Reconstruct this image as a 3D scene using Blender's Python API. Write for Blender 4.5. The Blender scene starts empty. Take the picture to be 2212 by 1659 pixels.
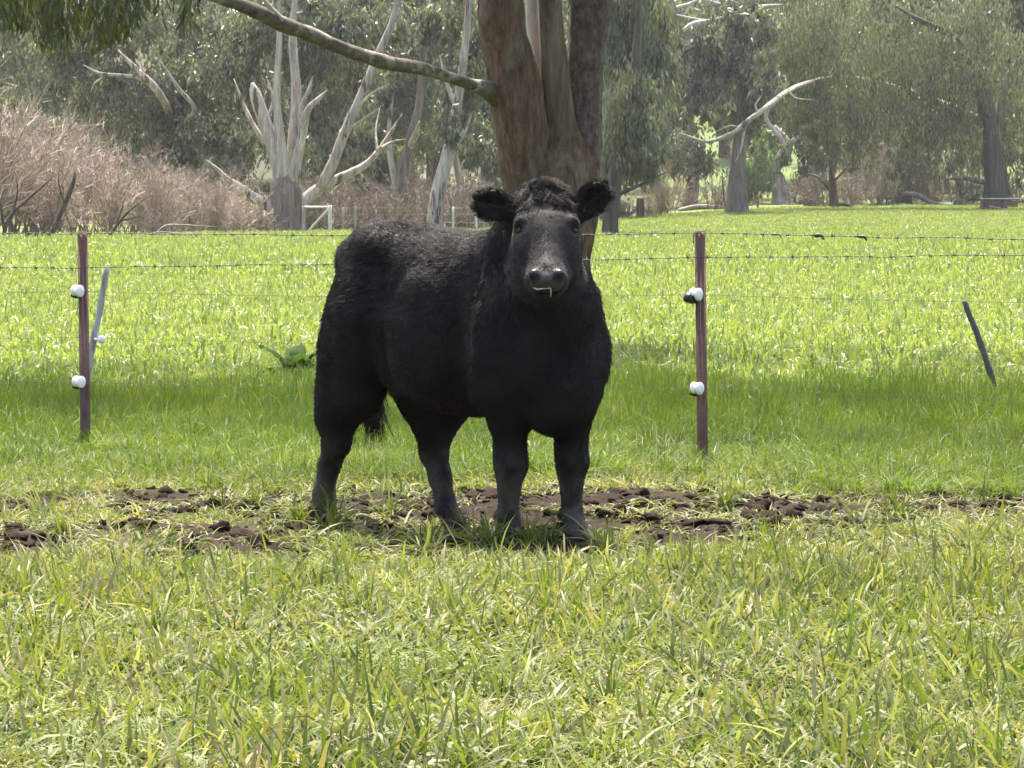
import bpy, math
import numpy as np
from mathutils import Vector, Matrix

scene = bpy.context.scene
COL = scene.collection
PI = math.pi
rng = np.random.default_rng(7)

# ------------------------------------------------------------------ camera
CAM_H = 1.3
LENS = 120.0
F_PX = 2212 * LENS / 36.0          # focal length in pixels of a 2212 px wide frame
HOR = 445.0                        # row of the horizon in that frame
PITCH = math.atan((829.5 - HOR) / F_PX)
cam = bpy.data.cameras.new("camera")
cam.lens = LENS
cam.sensor_width = 36.0
cam.clip_start = 0.1
cam.clip_end = 5000
cam_o = bpy.data.objects.new("camera", cam)
cam_o.location = (0, 0, CAM_H)
cam_o.rotation_euler = (PI / 2 - PITCH, 0, 0)
COL.objects.link(cam_o)
scene.camera = cam_o

# ------------------------------------------------------------------ sky, sun, exposure
SUN_EL, SUN_AZ = math.radians(67), math.radians(-6)     # azimuth measured from +Y (ahead) towards +X
world = bpy.data.worlds.new("World")
scene.world = world
world.use_nodes = True
wn = world.node_tree.nodes
sky = wn.new("ShaderNodeTexSky")
sky.sky_type = 'NISHITA'
sky.sun_disc = False
sky.sun_elevation = SUN_EL
sky.sun_rotation = SUN_AZ
sky.air_density = 1.0
sky.dust_density = 5.0
sky.ozone_density = 0.4
world.node_tree.links.new(sky.outputs[0], wn["Background"].inputs[0])
wn["Background"].inputs[1].default_value = 0.15
sun = bpy.data.lights.new("sun", 'SUN')
sun.energy = 4.0
sun.angle = math.radians(2.0)
sun.color = (1.0, 0.94, 0.83)
sun_o = bpy.data.objects.new("sun", sun)
COL.objects.link(sun_o)
sd = Vector((math.sin(SUN_AZ) * math.cos(SUN_EL), math.cos(SUN_AZ) * math.cos(SUN_EL), math.sin(SUN_EL)))
sun_o.rotation_euler = sd.to_track_quat('Z', 'Y').to_euler()
scene.view_settings.view_transform = 'Standard'
scene.view_settings.look = 'None'
scene.view_settings.gamma = 1
scene.view_settings.exposure = 1.95
scene.cycles.max_bounces = 8
scene.cycles.transparent_max_bounces = 8
scene.cycles.use_denoising = True

# ------------------------------------------------------------------ helpers
def PX(px, py, d):
    """World point seen at (px, py) of the 2212 x 1659 frame at depth d along +Y."""
    a = math.atan((py - 829.5) / F_PX) + PITCH
    z = CAM_H - d * math.tan(a)
    L = math.hypot(d, CAM_H - z) * math.cos(a - PITCH)
    return np.array([(px - 1106) * L / F_PX, d, z])

def link(o, parent=None, label=None, cat=None, group=None, kind=None):
    COL.objects.link(o)
    if parent is not None:
        o.parent = parent
    if label: o["label"] = label
    if cat: o["category"] = cat
    if group: o["group"] = group
    if kind: o["kind"] = kind
    return o

def empty(name, loc=(0, 0, 0), **kw):
    o = bpy.data.objects.new(name, None)
    o.empty_display_size = 0.1
    o.location = loc
    return link(o, **kw)

def mesh_np(name, V, F, mat=None, smooth=False, cols=None):
    """Mesh from vertex array and a face array (n x 3 or n x 4) or list of such arrays."""
    me = bpy.data.meshes.new(name)
    Fs = F if isinstance(F, list) else [F]
    Fs = [np.asarray(f, dtype=np.int32) for f in Fs if len(f)]
    V = np.asarray(V, dtype=np.float32)
    me.vertices.add(len(V)); me.vertices.foreach_set("co", V.ravel())
    nl = sum(f.size for f in Fs); nf = sum(len(f) for f in Fs)
    me.loops.add(nl); me.polygons.add(nf)
    me.loops.foreach_set("vertex_index", np.concatenate([f.ravel() for f in Fs]))
    tot = np.concatenate([np.full(len(f), f.shape[1], np.int32) for f in Fs])
    me.polygons.foreach_set("loop_start", np.concatenate([[0], np.cumsum(tot)[:-1]]).astype(np.int32))
    if cols is not None:
        for nm, arr in cols.items():
            at = me.attributes.new(nm, 'FLOAT', 'POINT')
            at.data.foreach_set("value", np.asarray(arr, np.float32))
    me.update(calc_edges=True)
    if smooth:
        me.polygons.foreach_set("use_smooth", np.ones(nf, bool))
    if mat: me.materials.append(mat)
    return me

def obj(name, me, **kw):
    o = bpy.data.objects.new(name, me)
    return link(o, **kw)

def nrm(v):
    v = np.asarray(v, float)
    return v / np.maximum(np.linalg.norm(v, axis=-1, keepdims=True), 1e-9)

# value noise on points (numpy)
_perm = np.random.default_rng(3).random((64, 64, 64)).astype(np.float32)
def vnoise(P, s=1.0, seed=0):
    P = np.asarray(P, float) * s + 17.31 * (seed + 1)
    i = np.floor(P).astype(int); f = P - i; f = f * f * (3 - 2 * f)
    r = 0
    for dx in (0, 1):
        for dy in (0, 1):
            for dz in (0, 1):
                w = (f[..., 0] if dx else 1 - f[..., 0]) * (f[..., 1] if dy else 1 - f[..., 1]) * (f[..., 2] if dz else 1 - f[..., 2])
                r = r + w * _perm[(i[..., 0] + dx) & 63, (i[..., 1] + dy) & 63, (i[..., 2] + dz) & 63]
    return r * 2 - 1

def n2(x, y, s=1.0, seed=0):
    return vnoise(np.stack([np.asarray(x, float), np.asarray(y, float), np.zeros_like(np.asarray(x, float))], -1), s, seed)

# ------------------------------------------------------------------ material helpers
def new_mat(name):
    m = bpy.data.materials.new(name); m.use_nodes = True
    nt = m.node_tree
    b = nt.nodes["Principled BSDF"]
    return m, nt, b

def ramp(nt, src, stops, interp='LINEAR'):
    r = nt.nodes.new("ShaderNodeValToRGB"); r.color_ramp.interpolation = interp
    e = r.color_ramp.elements
    e[0].position, e[0].color = stops[0][0], (*stops[0][1], 1)
    e[1].position, e[1].color = stops[-1][0], (*stops[-1][1], 1)
    for p, c in stops[1:-1]:
        x = e.new(p); x.color = (*c, 1)
    nt.links.new(src, r.inputs[0])
    return r.outputs[0]

def noise(nt, scale, detail=4, rough=0.6, vec=None, stretch=None):
    n = nt.nodes.new("ShaderNodeTexNoise")
    n.inputs["Scale"].default_value = scale; n.inputs["Detail"].default_value = detail
    n.inputs["Roughness"].default_value = rough
    if vec is None:
        tc = nt.nodes.new("ShaderNodeTexCoord"); vec = tc.outputs["Object"]
    if stretch:
        mp = nt.nodes.new("ShaderNodeMapping"); mp.inputs["Scale"].default_value = stretch
        nt.links.new(vec, mp.inputs[0]); vec = mp.outputs[0]
    nt.links.new(vec, n.inputs["Vector"])
    return n.outputs["Fac"]

def attr(nt, name):
    a = nt.nodes.new("ShaderNodeAttribute"); a.attribute_name = name
    return a.outputs["Fac"]

def mixc(nt, fac, a, b, mode='MIX'):
    m = nt.nodes.new("ShaderNodeMix"); m.data_type = 'RGBA'; m.blend_type = mode
    for s, v in ((m.inputs[0], fac), (m.inputs[6], a), (m.inputs[7], b)):
        if hasattr(v, "is_output"): nt.links.new(v, s)
        elif isinstance(v, (int, float)): s.default_value = v
        else: s.default_value = (*v, 1)
    return m.outputs[2]

def math_n(nt, op, a, b=0.0, clamp=False):
    m = nt.nodes.new("ShaderNodeMath"); m.operation = op; m.use_clamp = clamp
    for s, v in ((m.inputs[0], a), (m.inputs[1], b)):
        if hasattr(v, "is_output"): nt.links.new(v, s)
        else: s.default_value = v
    return m.outputs[0]

def bump(nt, b, h, strength=0.5, dist=0.02):
    n = nt.nodes.new("ShaderNodeBump"); n.inputs["Strength"].default_value = strength
    n.inputs["Distance"].default_value = dist
    nt.links.new(h, n.inputs["Height"]); nt.links.new(n.outputs[0], b.inputs["Normal"])
# ------------------------------------------------------------------ the ground
def sst(a, b, x):
    t = np.clip((np.asarray(x, float) - a) / (b - a), 0, 1)
    return t * t * (3 - 2 * t)

def soil_mask(x, y):
    """How bare the trampled strip along the fence is (0 grass, 1 bare soil)."""
    x = np.asarray(x, float); y = np.asarray(y, float)
    band = sst(11.9, 12.8, y + .55 * n2(x, y, .8, 4) + .25 * n2(x, y, 2.4, 6)) * (1 - sst(15.2, 16.0, y + .4 * n2(x, y, .9, 5)))
    p = .5 * n2(x, y * 1.3, .9, 1) + .35 * n2(x, y * 1.5, 2.6, 2) + .2 * n2(x, y, 6.0, 3)
    fringe = .30 * np.exp(-((y - 12.0) / .5) ** 2)
    return np.clip(band * sst(-.46, .08, p) + fringe * sst(.15, .5, p), 0, 1)

FEET = None
def gz(x, y):
    x = np.asarray(x, float); y = np.asarray(y, float)
    near = 1 - sst(26, 40, y)
    z = near * (.020 * n2(x, y, .7, 8) + .012 * n2(x, y, 2.2, 9))
    s = soil_mask(x, y)
    z = z + s * (.040 * n2(x, y, 4.5, 10) + .034 * n2(x, y, 11., 11) + .016 * n2(x, y, 27., 12) - .02)
    # flatten round the feet of the cow
    for fx, fy, fz in (FEET or []):
        w = np.exp(-((x - fx) ** 2 + (y - fy) ** 2) / .16 ** 2)
        z = z * (1 - w) + fz * w
    # the far paddock climbs gently on the right, then the hills
    r = sst(0, 14, x * 170 / np.maximum(y, 60))
    z = z + 1.25 * r * sst(140, 270, y)
    h = sst(250, 900, y)
    z = z + h * (95 + 10 * n2(x, y, .006, 20)) + sst(230, 420, y) * 5 * (1 + n2(x, y, .02, 21))
    z = z + sst(20, 120, -x) * sst(150, 420, y) * 14
    return z

def axis(dense_lo, dense_hi, step, lo, hi, g=1.12):
    a = list(np.arange(dense_lo, dense_hi + 1e-6, step))
    s = step; v = dense_hi
    while v < hi: s *= g; v += s; a.append(v)
    s = step; v = dense_lo
    while v > lo: s *= g; v -= s; a.insert(0, v)
    return np.array(a)

def build_ground():
    xs = axis(-3.4, 3.4, .035, -900, 900); ys = axis(10.5, 17.0, .035, -60, 1500, 1.09)
    X, Y = np.meshgrid(xs, ys)
    Z = gz(X, Y)
    V = np.stack([X, Y, Z], -1).reshape(-1, 3)
    i = np.arange(len(ys) - 1)[:, None] * len(xs) + np.arange(len(xs) - 1)[None]
    Q = np.stack([i, i + 1, i + 1 + len(xs), i + len(xs)], -1).reshape(-1, 4)
    m, nt, b = new_mat("paddock soil and turf")
    geo = nt.nodes.new("ShaderNodeNewGeometry"); pos = geo.outputs["Position"]
    soil = attr(nt, "soil"); far = attr(nt, "far"); hill = attr(nt, "hill"); dry = attr(nt, "dry")
    sc = ramp(nt, noise(nt, 9, 6, .7, pos), [(.25, (.012, .008, .0055)), (.55, (.026, .018, .0125)), (.8, (.055, .041, .03))])
    gc = ramp(nt, noise(nt, 5, 5, .65, pos), [(.3, (.022, .024, .010)), (.55, (.05, .05, .019)), (.75, (.10, .085, .04))])
    fc = ramp(nt, noise(nt, .35, 6, .7, pos), [(.3, (.055, .085, .015)), (.6, (.09, .125, .024)), (.8, (.13, .155, .036))])
    hc = ramp(nt, noise(nt, .05, 8, .75, pos), [(.3, (.028, .036, .02)), (.48, (.05, .052, .03)), (.62, (.085, .075, .045)), (.8, (.09, .12, .04))])
    dc = ramp(nt, noise(nt, .9, 6, .7, pos), [(.3, (.08, .12, .025)), (.5, (.13, .15, .045)), (.7, (.19, .165, .085))])
    c = mixc(nt, soil, gc, sc)
    c = mixc(nt, far, c, fc); c = mixc(nt, dry, c, dc); mc = ramp(nt, noise(nt, .12, 6, .7, pos), [(.3, (.05, .075, .025)), (.55, (.085, .115, .035)), (.75, (.12, .115, .06))])
    tc_ = ramp(nt, noise(nt, .2, 6, .7, pos), [(.3, (.06, .07, .032)), (.5, (.12, .095, .066)), (.75, (.17, .135, .098))])
    c = mixc(nt, hill, c, mixc(nt, attr(nt, "tan"), mixc(nt, attr(nt, "wood"), mc, hc), tc_))
    nt.links.new(c, b.inputs["Base Color"])
    b.inputs["Roughness"].default_value = .9
    b.inputs["Specular IOR Level"].default_value = .08
    bump(nt, b, noise(nt, 45, 5, .7, pos), .8, .012)
    x, y = V[:, 0], V[:, 1]
    lim = np.interp(x * 170 / np.maximum(y, 60), [-30, -10, 0, 6, 20], [126, 150, 176, 225, 245])
    me = mesh_np("ground", V, Q, m, True, dict(
        soil=np.maximum(soil_mask(x, y), sst(16.5, 15.2, y) * .0), far=sst(19, 30, y),
        hill=sst(240, 300, y), wood=np.maximum(sst(400, 560, y), sst(14, 9, x * 300 / np.maximum(y, 60))), tan=sst(-30, -45, x * 300 / np.maximum(y, 60)), dry=sst(-6, 14, y - lim + 5 * n2(x, y, .1, 30))))
    obj("ground", me, kind="structure")

# ------------------------------------------------------------------ grass
def blades(n, size, hmin, hmax, wmin, wmax, lean, curl, tuft=0, seed=0, dry=.2, seg=3):
    """n grass blades on a size x size patch as one mesh; attributes t (root to tip), r (random), d (dryness)."""
    g = np.random.default_rng(seed)
    if tuft:
        c = (g.random((tuft, 2)) - .5) * size
        k = g.integers(0, tuft, n)
        root = c[k] + g.normal(0, .018, (n, 2)); tr = g.random(tuft)[k]
        az = np.arctan2(*(root - c[k]).T[::-1]) + g.normal(0, .8, n)
    else:
        root = (g.random((n, 2)) - .5) * size; az = g.random(n) * 2 * PI; tr = g.random(n)
    H = hmin + (hmax - hmin) * g.random(n) ** 1.4
    W = wmin + (wmax - wmin) * g.random(n)
    th = np.abs(g.normal(0, lean, n)) if lean > 0 else np.abs(-lean + .38 * g.normal(size=n)); cu = curl * g.random(n) ** 1.2
    d = np.stack([np.cos(az), np.sin(az), np.zeros(n)], -1)
    side0 = np.stack([-np.sin(az), np.cos(az), np.zeros(n)], -1)
    tw = g.normal(0, .9, n)[:, None]
    p = np.concatenate([root, np.full((n, 1), -.012)], 1)
    rings = []; ts = []
    for i in range(seg + 1):
        t = i / seg
        a = th + cu * t * 1.5
        up = d * np.sin(a)[:, None] + np.array([0, 0, 1.0]) * np.cos(a)[:, None]
        fn = d * np.cos(a)[:, None] - np.array([0, 0, 1.0]) * np.sin(a)[:, None]
        side = side0 * np.cos(tw * t) + fn * np.sin(tw * t)
        w = (W * (1 - .25 * (1 - t) - .9 * max(0, t - .55) / .45))[:, None] * .5
        if i < seg:
            rings += [p - side * w, p + side * w]; ts += [t, t]
        else:
            rings.append(p); ts.append(1)
        p = p + up * (H / seg)[:, None]
    V = np.stack(rings, 1).reshape(-1, 3); m = 2 * seg + 1
    base = (np.arange(n) * m)[:, None]
    Q = np.concatenate([base + np.array([2 * i, 2 * i + 1, 2 * i + 3, 2 * i + 2]) for i in range(seg - 1)])
    T = base + np.array([2 * seg - 2, 2 * seg - 1, 2 * seg])
    dr = (g.random(n) < dry) * (.5 + .5 * g.random(n))
    return V, [Q, T], dict(t=np.tile(ts, n), r=np.repeat(.6 * g.random(n) + .4 * tr, m), d=np.repeat(dr, m))

def grass_mat(name, greens, drys, trans=.45, rough=.38, tcol=(.98, 1.0, .42), spec=.5):
    m, nt, b = new_mat(name)
    r = attr(nt, "r"); t = attr(nt, "t"); d = attr(nt, "d")
    oi = nt.nodes.new("ShaderNodeObjectInfo")
    geo = nt.nodes.new("ShaderNodeNewGeometry")
    big = noise(nt, 1.1, 3, .6, geo.outputs["Position"])
    f = math_n(nt, 'ADD', math_n(nt, 'MULTIPLY', r, .55), math_n(nt, 'MULTIPLY', oi.outputs["Random"], .15))
    f = math_n(nt, 'ADD', f, math_n(nt, 'MULTIPLY', math_n(nt, 'SUBTRACT', big, .35), .8), True)
    gcol = ramp(nt, f, [(i / (len(greens) - 1), c) for i, c in enumerate(greens)])
    dcol = ramp(nt, r, [(i / (len(drys) - 1), c) for i, c in enumerate(drys)])
    pat = math_n(nt, 'MULTIPLY', math_n(nt, 'SUBTRACT', noise(nt, .9, 4, .7, geo.outputs["Position"]), .28), 3.2, True)
    c = mixc(nt, math_n(nt, 'MULTIPLY', d, pat), gcol, dcol)
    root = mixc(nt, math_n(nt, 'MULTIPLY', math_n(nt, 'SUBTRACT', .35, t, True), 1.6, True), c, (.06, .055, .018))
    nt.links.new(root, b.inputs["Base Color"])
    b.inputs["Roughness"].default_value = rough
    b.inputs["Specular IOR Level"].default_value = spec
    tr = nt.nodes.new("ShaderNodeBsdfTranslucent")
    nt.links.new(mixc(nt, 1.0, root, tcol, 'MULTIPLY'), tr.inputs[0])
    mx = nt.nodes.new("ShaderNodeMixShader"); mx.inputs[0].default_value = trans
    nt.links.new(b.outputs[0], mx.inputs[1]); nt.links.new(tr.outputs[0], mx.inputs[2])
    nt.links.new(mx.outputs[0], nt.nodes["Material Output"].inputs[0])
    return m

def scatter(name, protos, pts, rot, scl, idx, label, cat="grass"):
    """One stuff object: the prototype meshes instanced on points by geometry nodes."""
    pc = bpy.data.collections.new(name + " pieces")
    for i, me in enumerate(protos):
        pc.objects.link(bpy.data.objects.new("%s_piece_%02d" % (name, i), me))
    me = bpy.data.meshes.new(name)
    me.vertices.add(len(pts)); me.vertices.foreach_set("co", np.asarray(pts, np.float32).ravel())
    for nm, arr in (("rot", rot), ("scl", scl)):
        a = me.attributes.new(nm, 'FLOAT_VECTOR', 'POINT'); a.data.foreach_set("vector", np.asarray(arr, np.float32).ravel())
    a = me.attributes.new("idx", 'INT', 'POINT'); a.data.foreach_set("value", np.asarray(idx, np.int32))
    o = obj(name, me, label=label, cat=cat, kind="stuff")
    ng = bpy.data.node_groups.new(name, 'GeometryNodeTree')
    ng.interface.new_socket("Geometry", in_out='INPUT', socket_type='NodeSocketGeometry')
    ng.interface.new_socket("Geometry", in_out='OUTPUT', socket_type='NodeSocketGeometry')
    N, L = ng.nodes, ng.links
    gi, go = N.new("NodeGroupInput"), N.new("NodeGroupOutput")
    ci = N.new("GeometryNodeCollectionInfo"); ci.inputs[0].default_value = pc
    ci.inputs["Separate Children"].default_value = True; ci.inputs["Reset Children"].default_value = True
    ip = N.new("GeometryNodeInstanceOnPoints"); ip.inputs["Pick Instance"].default_value = True
    def na(n, t):
        x = N.new("GeometryNodeInputNamedAttribute"); x.data_type = t; x.inputs[0].default_value = n
        return x.outputs[0]
    L.new(gi.outputs[0], ip.inputs["Points"]); L.new(ci.outputs[0], ip.inputs["Instance"])
    L.new(na("idx", 'INT'), ip.inputs["Instance Index"])
    e2r = N.new("FunctionNodeEulerToRotation"); L.new(na("rot", 'FLOAT_VECTOR'), e2r.inputs[0])
    L.new(e2r.outputs[0], ip.inputs["Rotation"]); L.new(na("scl", 'FLOAT_VECTOR'), ip.inputs["Scale"])
    L.new(ip.outputs[0], go.inputs[0])
    md = o.modifiers.new("scatter", 'NODES'); md.node_group = ng
    return o

def spread(y0, y1, step, margin=1.0, jit=.5, seed=0, wide=.165):
    """Jittered grid points over the wedge of ground the camera can see (plus a margin)."""
    g = np.random.default_rng(seed); P = []
    y = y0
    while y < y1:
        w = wide * y + margin
        xs = np.arange(-w, w, step)
        P.append(np.stack([xs + g.uniform(-jit, jit, len(xs)) * step, np.full(len(xs), y) + g.uniform(-jit, jit, len(xs)) * step], -1))
        y += step
    P = np.concatenate(P)
    return P, g

def place(name, protos, P, g, label, smin=.8, smax=1.2, hs=None):
    n = len(P)
    pts = np.concatenate([P, gz(P[:, 0], P[:, 1])[:, None]], 1)
    rot = np.stack([g.normal(0, .03, n), g.normal(0, .03, n), g.random(n) * 2 * PI], -1)
    s = g.uniform(smin, smax, n); h = s * (1 if hs is None else hs)
    return scatter(name, protos, pts, rot, np.stack([s, s, h], -1), g.integers(0, len(protos), n), label)

def build_grass():
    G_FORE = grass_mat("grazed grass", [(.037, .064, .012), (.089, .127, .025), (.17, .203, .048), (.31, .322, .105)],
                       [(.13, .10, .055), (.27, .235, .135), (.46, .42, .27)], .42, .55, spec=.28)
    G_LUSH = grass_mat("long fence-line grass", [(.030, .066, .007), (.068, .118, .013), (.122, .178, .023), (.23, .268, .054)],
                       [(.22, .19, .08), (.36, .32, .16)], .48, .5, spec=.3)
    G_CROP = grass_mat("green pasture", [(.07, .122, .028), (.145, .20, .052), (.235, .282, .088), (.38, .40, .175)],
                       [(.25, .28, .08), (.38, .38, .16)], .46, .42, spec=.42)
    # grazed turf in front
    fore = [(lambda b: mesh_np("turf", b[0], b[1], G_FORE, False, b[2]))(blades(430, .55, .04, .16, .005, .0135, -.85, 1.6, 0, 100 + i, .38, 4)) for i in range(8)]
    P, g = spread(7.6, 13.4, .25, 1.2, .5, 1)
    P = P[(g.random(len(P)) > soil_mask(P[:, 0], P[:, 1])) & (P[:, 1] < 12.3 + .35 * n2(P[:, 0], P[:, 0] * 0, 1.3, 46))]
    place("grazed_grass", fore, P, g, "short yellowish grazed grass covering the near paddock", .8, 1.15, .62 + .75 * sst(-.5, .6, n2(P[:, 0], P[:, 1], 1.6, 40)))
    # coarser tufts standing in it
    tufts = [(lambda b: mesh_np("tuft", b[0], b[1], G_FORE, False, b[2]))(blades(56, .05, .07, .22, .005, .011, .6, 2.0, 1, 200 + i, .12, 4)) for i in range(8)]
    P, g = spread(7.8, 13.6, .33, 1.0, .8, 2)
    P = P[g.random(len(P)) < .16 + .5 * sst(.05, .6, n2(P[:, 0], P[:, 1], .9, 41))]
    P2, g2 = spread(12.6, 16.2, .30, 1.0, .8, 3)
    P2 = P2[(g2.random(len(P2)) < .12) & (P2[:, 1] > 13.6)]
    P3 = np.array([(fx + ox, fy + oy) for fx, fy, _ in FEET for ox, oy in ((-.09, -.05), (.08, -.07))])
    P = np.concatenate([P, P2, P3, [(-2.35, 15.0), (-2.28, 14.9), (-.98, 13.6), (-1.3, 9.6), (-1.36, 9.75)]])
    place("grass_tufts", tufts, P, g, "coarse green tufts standing above the grazed grass", .6, 1.15)
    # long bleached blades lying over the turf
    stray = [(lambda b: mesh_np("stray_blades", b[0], b[1], G_FORE, False, b[2]))(blades(18, .5, .10, .26, .005, .011, -.8, 1.9, 0, 700 + i, .55, 5)) for i in range(8)]
    P, g = spread(7.7, 15.5, .34, 1.0, .5, 8)
    P = P[g.random(len(P)) > .9 * soil_mask(P[:, 0], P[:, 1])]
    place("stray_grass", stray, P, g, "long pale grass blades bent over the grazed turf", .7, 1.2)
    # thin, half dead grass on the trampled soil
    thin = [(lambda b: mesh_np("thin_turf", b[0], b[1], G_FORE, False, b[2]))(blades(80, .24, .03, .13, .0045, .010, -.9, 1.5, 0, 300 + i, .5)) for i in range(6)]
    P, g = spread(11.8, 16.9, .115, 1.0, .5, 4)
    P = P[g.random(len(P)) > .06 + .70 * soil_mask(P[:, 0], P[:, 1])]
    place("trampled_grass", thin, P, g, hs=.42 + .70 * (1 - soil_mask(P[:, 0], P[:, 1])), label="thin straw-coloured grass trodden into the muddy strip", smin=.8, smax=1.2)
    # long grass along the fence
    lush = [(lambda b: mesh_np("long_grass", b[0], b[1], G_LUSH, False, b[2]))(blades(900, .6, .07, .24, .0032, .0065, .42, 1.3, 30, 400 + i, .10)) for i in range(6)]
    P, g = spread(15.9, 24, .31, 1.0, .5, 5)
    edge = sst(15.6, 16.6, P[:, 1] + .5 * n2(P[:, 0], P[:, 1], .8, 42))
    P = P[g.random(len(P)) < (.15 + .85 * edge) * (1 - .95 * sst(19.6, 23.6, P[:, 1] + 1.2 * n2(P[:, 0], P[:, 1], .5, 47)))]
    place("long_grass", lush, P, g, "long bright green grass growing under the wire fence", .8, 1.25,
          .48 + .25 * sst(16.0, 17.2, P[:, 1]) - .15 * np.exp(-((P[:, 1] - 17.6) / .7) ** 2) - .38 * np.exp(-((P[:, 0] - np.where(P[:, 0] > 0, .96, -2.28)) / .28) ** 2) * (P[:, 1] < 18.6) + .45 * sst(18.3, 20.5, P[:, 1]) + .12 * n2(P[:, 0], P[:, 1], 1.2, 43))
    # pasture beyond the fence: broad glossy leaves
    crop = [(lambda b: mesh_np("pasture", b[0], b[1], G_CROP, False, b[2]))(blades(620, 1.0, .07, .21, .012, .030, -.62, 1.9, 0, 500 + i, .14)) for i in range(6)]
    P, g = spread(19.0, 62, .60, 3, .5, 6, .22)
    P = P[g.random(len(P)) < sst(18.8, 22.5, P[:, 1] + 1.2 * n2(P[:, 0], P[:, 1], .5, 47)) + .05]
    place("pasture_grass", crop, P, g, "glossy bright green pasture in the paddock behind the fence", .85, 1.25)
    far = [(lambda b: mesh_np("far_pasture", b[0], b[1], G_CROP, False, b[2]))(blades(520, 2.4, .10, .30, .025, .05, .55, 1.6, 0, 600 + i, .12)) for i in range(5)]
    P, g = spread(60, 262, 1.55, 6, .5, 7, .27)
    lim = np.interp(P[:, 0] * 170 / np.maximum(P[:, 1], 60), [-30, -10, 0, 6, 20], [126, 150, 176, 225, 245])
    P = P[P[:, 1] < lim + 5 * n2(P[:, 0], P[:, 1], .1, 30)]
    place("far_pasture_grass", far, P, g, "bright green pasture running back to the far trees", .85, 1.25)

def build_clods():
    """Clods and hoof-torn lumps of soil: one stuff mesh."""
    g = np.random.default_rng(11)
    m, nt, b = new_mat("dark soil")
    geo = nt.nodes.new("ShaderNodeNewGeometry")
    c = ramp(nt, noise(nt, 14, 5, .7, geo.outputs["Position"]), [(.3, (.010, .007, .005)), (.55, (.024, .0165, .0115)), (.8, (.055, .041, .03))])
    nt.links.new(c, b.inputs["Base Color"]); b.inputs["Roughness"].default_value = .95; b.inputs["Specular IOR Level"].default_value = .06
    bump(nt, b, noise(nt, 70, 4, .7, geo.outputs["Position"]), .7, .008)
    ico_v = []; f = (1 + 5 ** .5) / 2
    ico_v = nrm(np.array([(-1, f, 0), (1, f, 0), (-1, -f, 0), (1, -f, 0), (0, -1, f), (0, 1, f), (0, -1, -f), (0, 1, -f), (f, 0, -1), (f, 0, 1), (-f, 0, -1), (-f, 0, 1)], float))
    ico_f = np.array([(0, 11, 5), (0, 5, 1), (0, 1, 7), (0, 7, 10), (0, 10, 11), (1, 5, 9), (5, 11, 4), (11, 10, 2), (10, 7, 6), (7, 1, 8), (3, 9, 4), (3, 4, 2), (3, 2, 6), (3, 6, 8), (3, 8, 9), (4, 9, 5), (2, 4, 11), (6, 2, 10), (8, 6, 7), (9, 8, 1)])
    # one subdivision
    e = {}; vs = [tuple(v) for v in ico_v]; fs = []
    def mid(a, b):
        k = (min(a, b), max(a, b))
        if k not in e:
            vs.append(tuple(nrm((np.array(vs[a]) + vs[b]) / 2))); e[k] = len(vs) - 1
        return e[k]
    for a, b2, c2 in ico_f:
        x, y, z = mid(a, b2), mid(b2, c2), mid(c2, a)
        fs += [(a, x, z), (b2, y, x), (c2, z, y), (x, y, z)]
    iv, jf = np.array(vs), np.array(fs)
    n = 9000
    x = g.uniform(-3.4, 3.4, n); y = g.uniform(11.6, 16.2, n)
    k = g.random(n) < soil_mask(x, y) ** 1.2 * .9
    x, y = x[k], y[k]; n = len(x)
    s = .006 + .026 * g.random(n) ** 2.2
    V, F = [], []
    for i in range(n):
        q = iv * (1 + .55 * vnoise(iv * 1.7 + i * 3.1, 1.0)[:, None] + .40 * vnoise(iv * 4 + i * 1.3, 1.0)[:, None])
        q = q * s[i] * np.array([1 + g.random() * .8, 1 + g.random() * .5, .55 + .35 * g.random()])
        a = g.random() * 6.28; ca, sa = math.cos(a), math.sin(a)
        q = np.stack([q[:, 0] * ca - q[:, 1] * sa, q[:, 0] * sa + q[:, 1] * ca, q[:, 2]], -1)
        V.append(q + [x[i], y[i], float(gz(x[i], y[i])) + s[i] * -.15]); F.append(jf + i * len(iv))
    obj("soil_clods", mesh_np("soil_clods", np.concatenate(V), np.concatenate(F), m, True),
        label="dark clods of churned soil along the fence line", cat="soil", kind="stuff")
# ------------------------------------------------------------------ tubes, bark and leaves
def resample(path, n):
    """Catmull-Rom through the path points (k x m array) at n parameters."""
    P = np.asarray(path, float)
    if len(P) == 2:
        t = np.linspace(0, 1, n)[:, None]; return P[0] * (1 - t) + P[1] * t
    E = np.concatenate([[2 * P[0] - P[1]], P, [2 * P[-1] - P[-2]]])
    t = np.linspace(0, len(P) - 1 - 1e-6, n); i = t.astype(int); f = (t - i)[:, None]
    a, b, c, d = E[i], E[i + 1], E[i + 2], E[i + 3]
    return .5 * (2 * b + (c - a) * f + (2 * a - 5 * b + 4 * c - d) * f ** 2 + (3 * b - a - 3 * c + d) * f ** 3)

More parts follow.
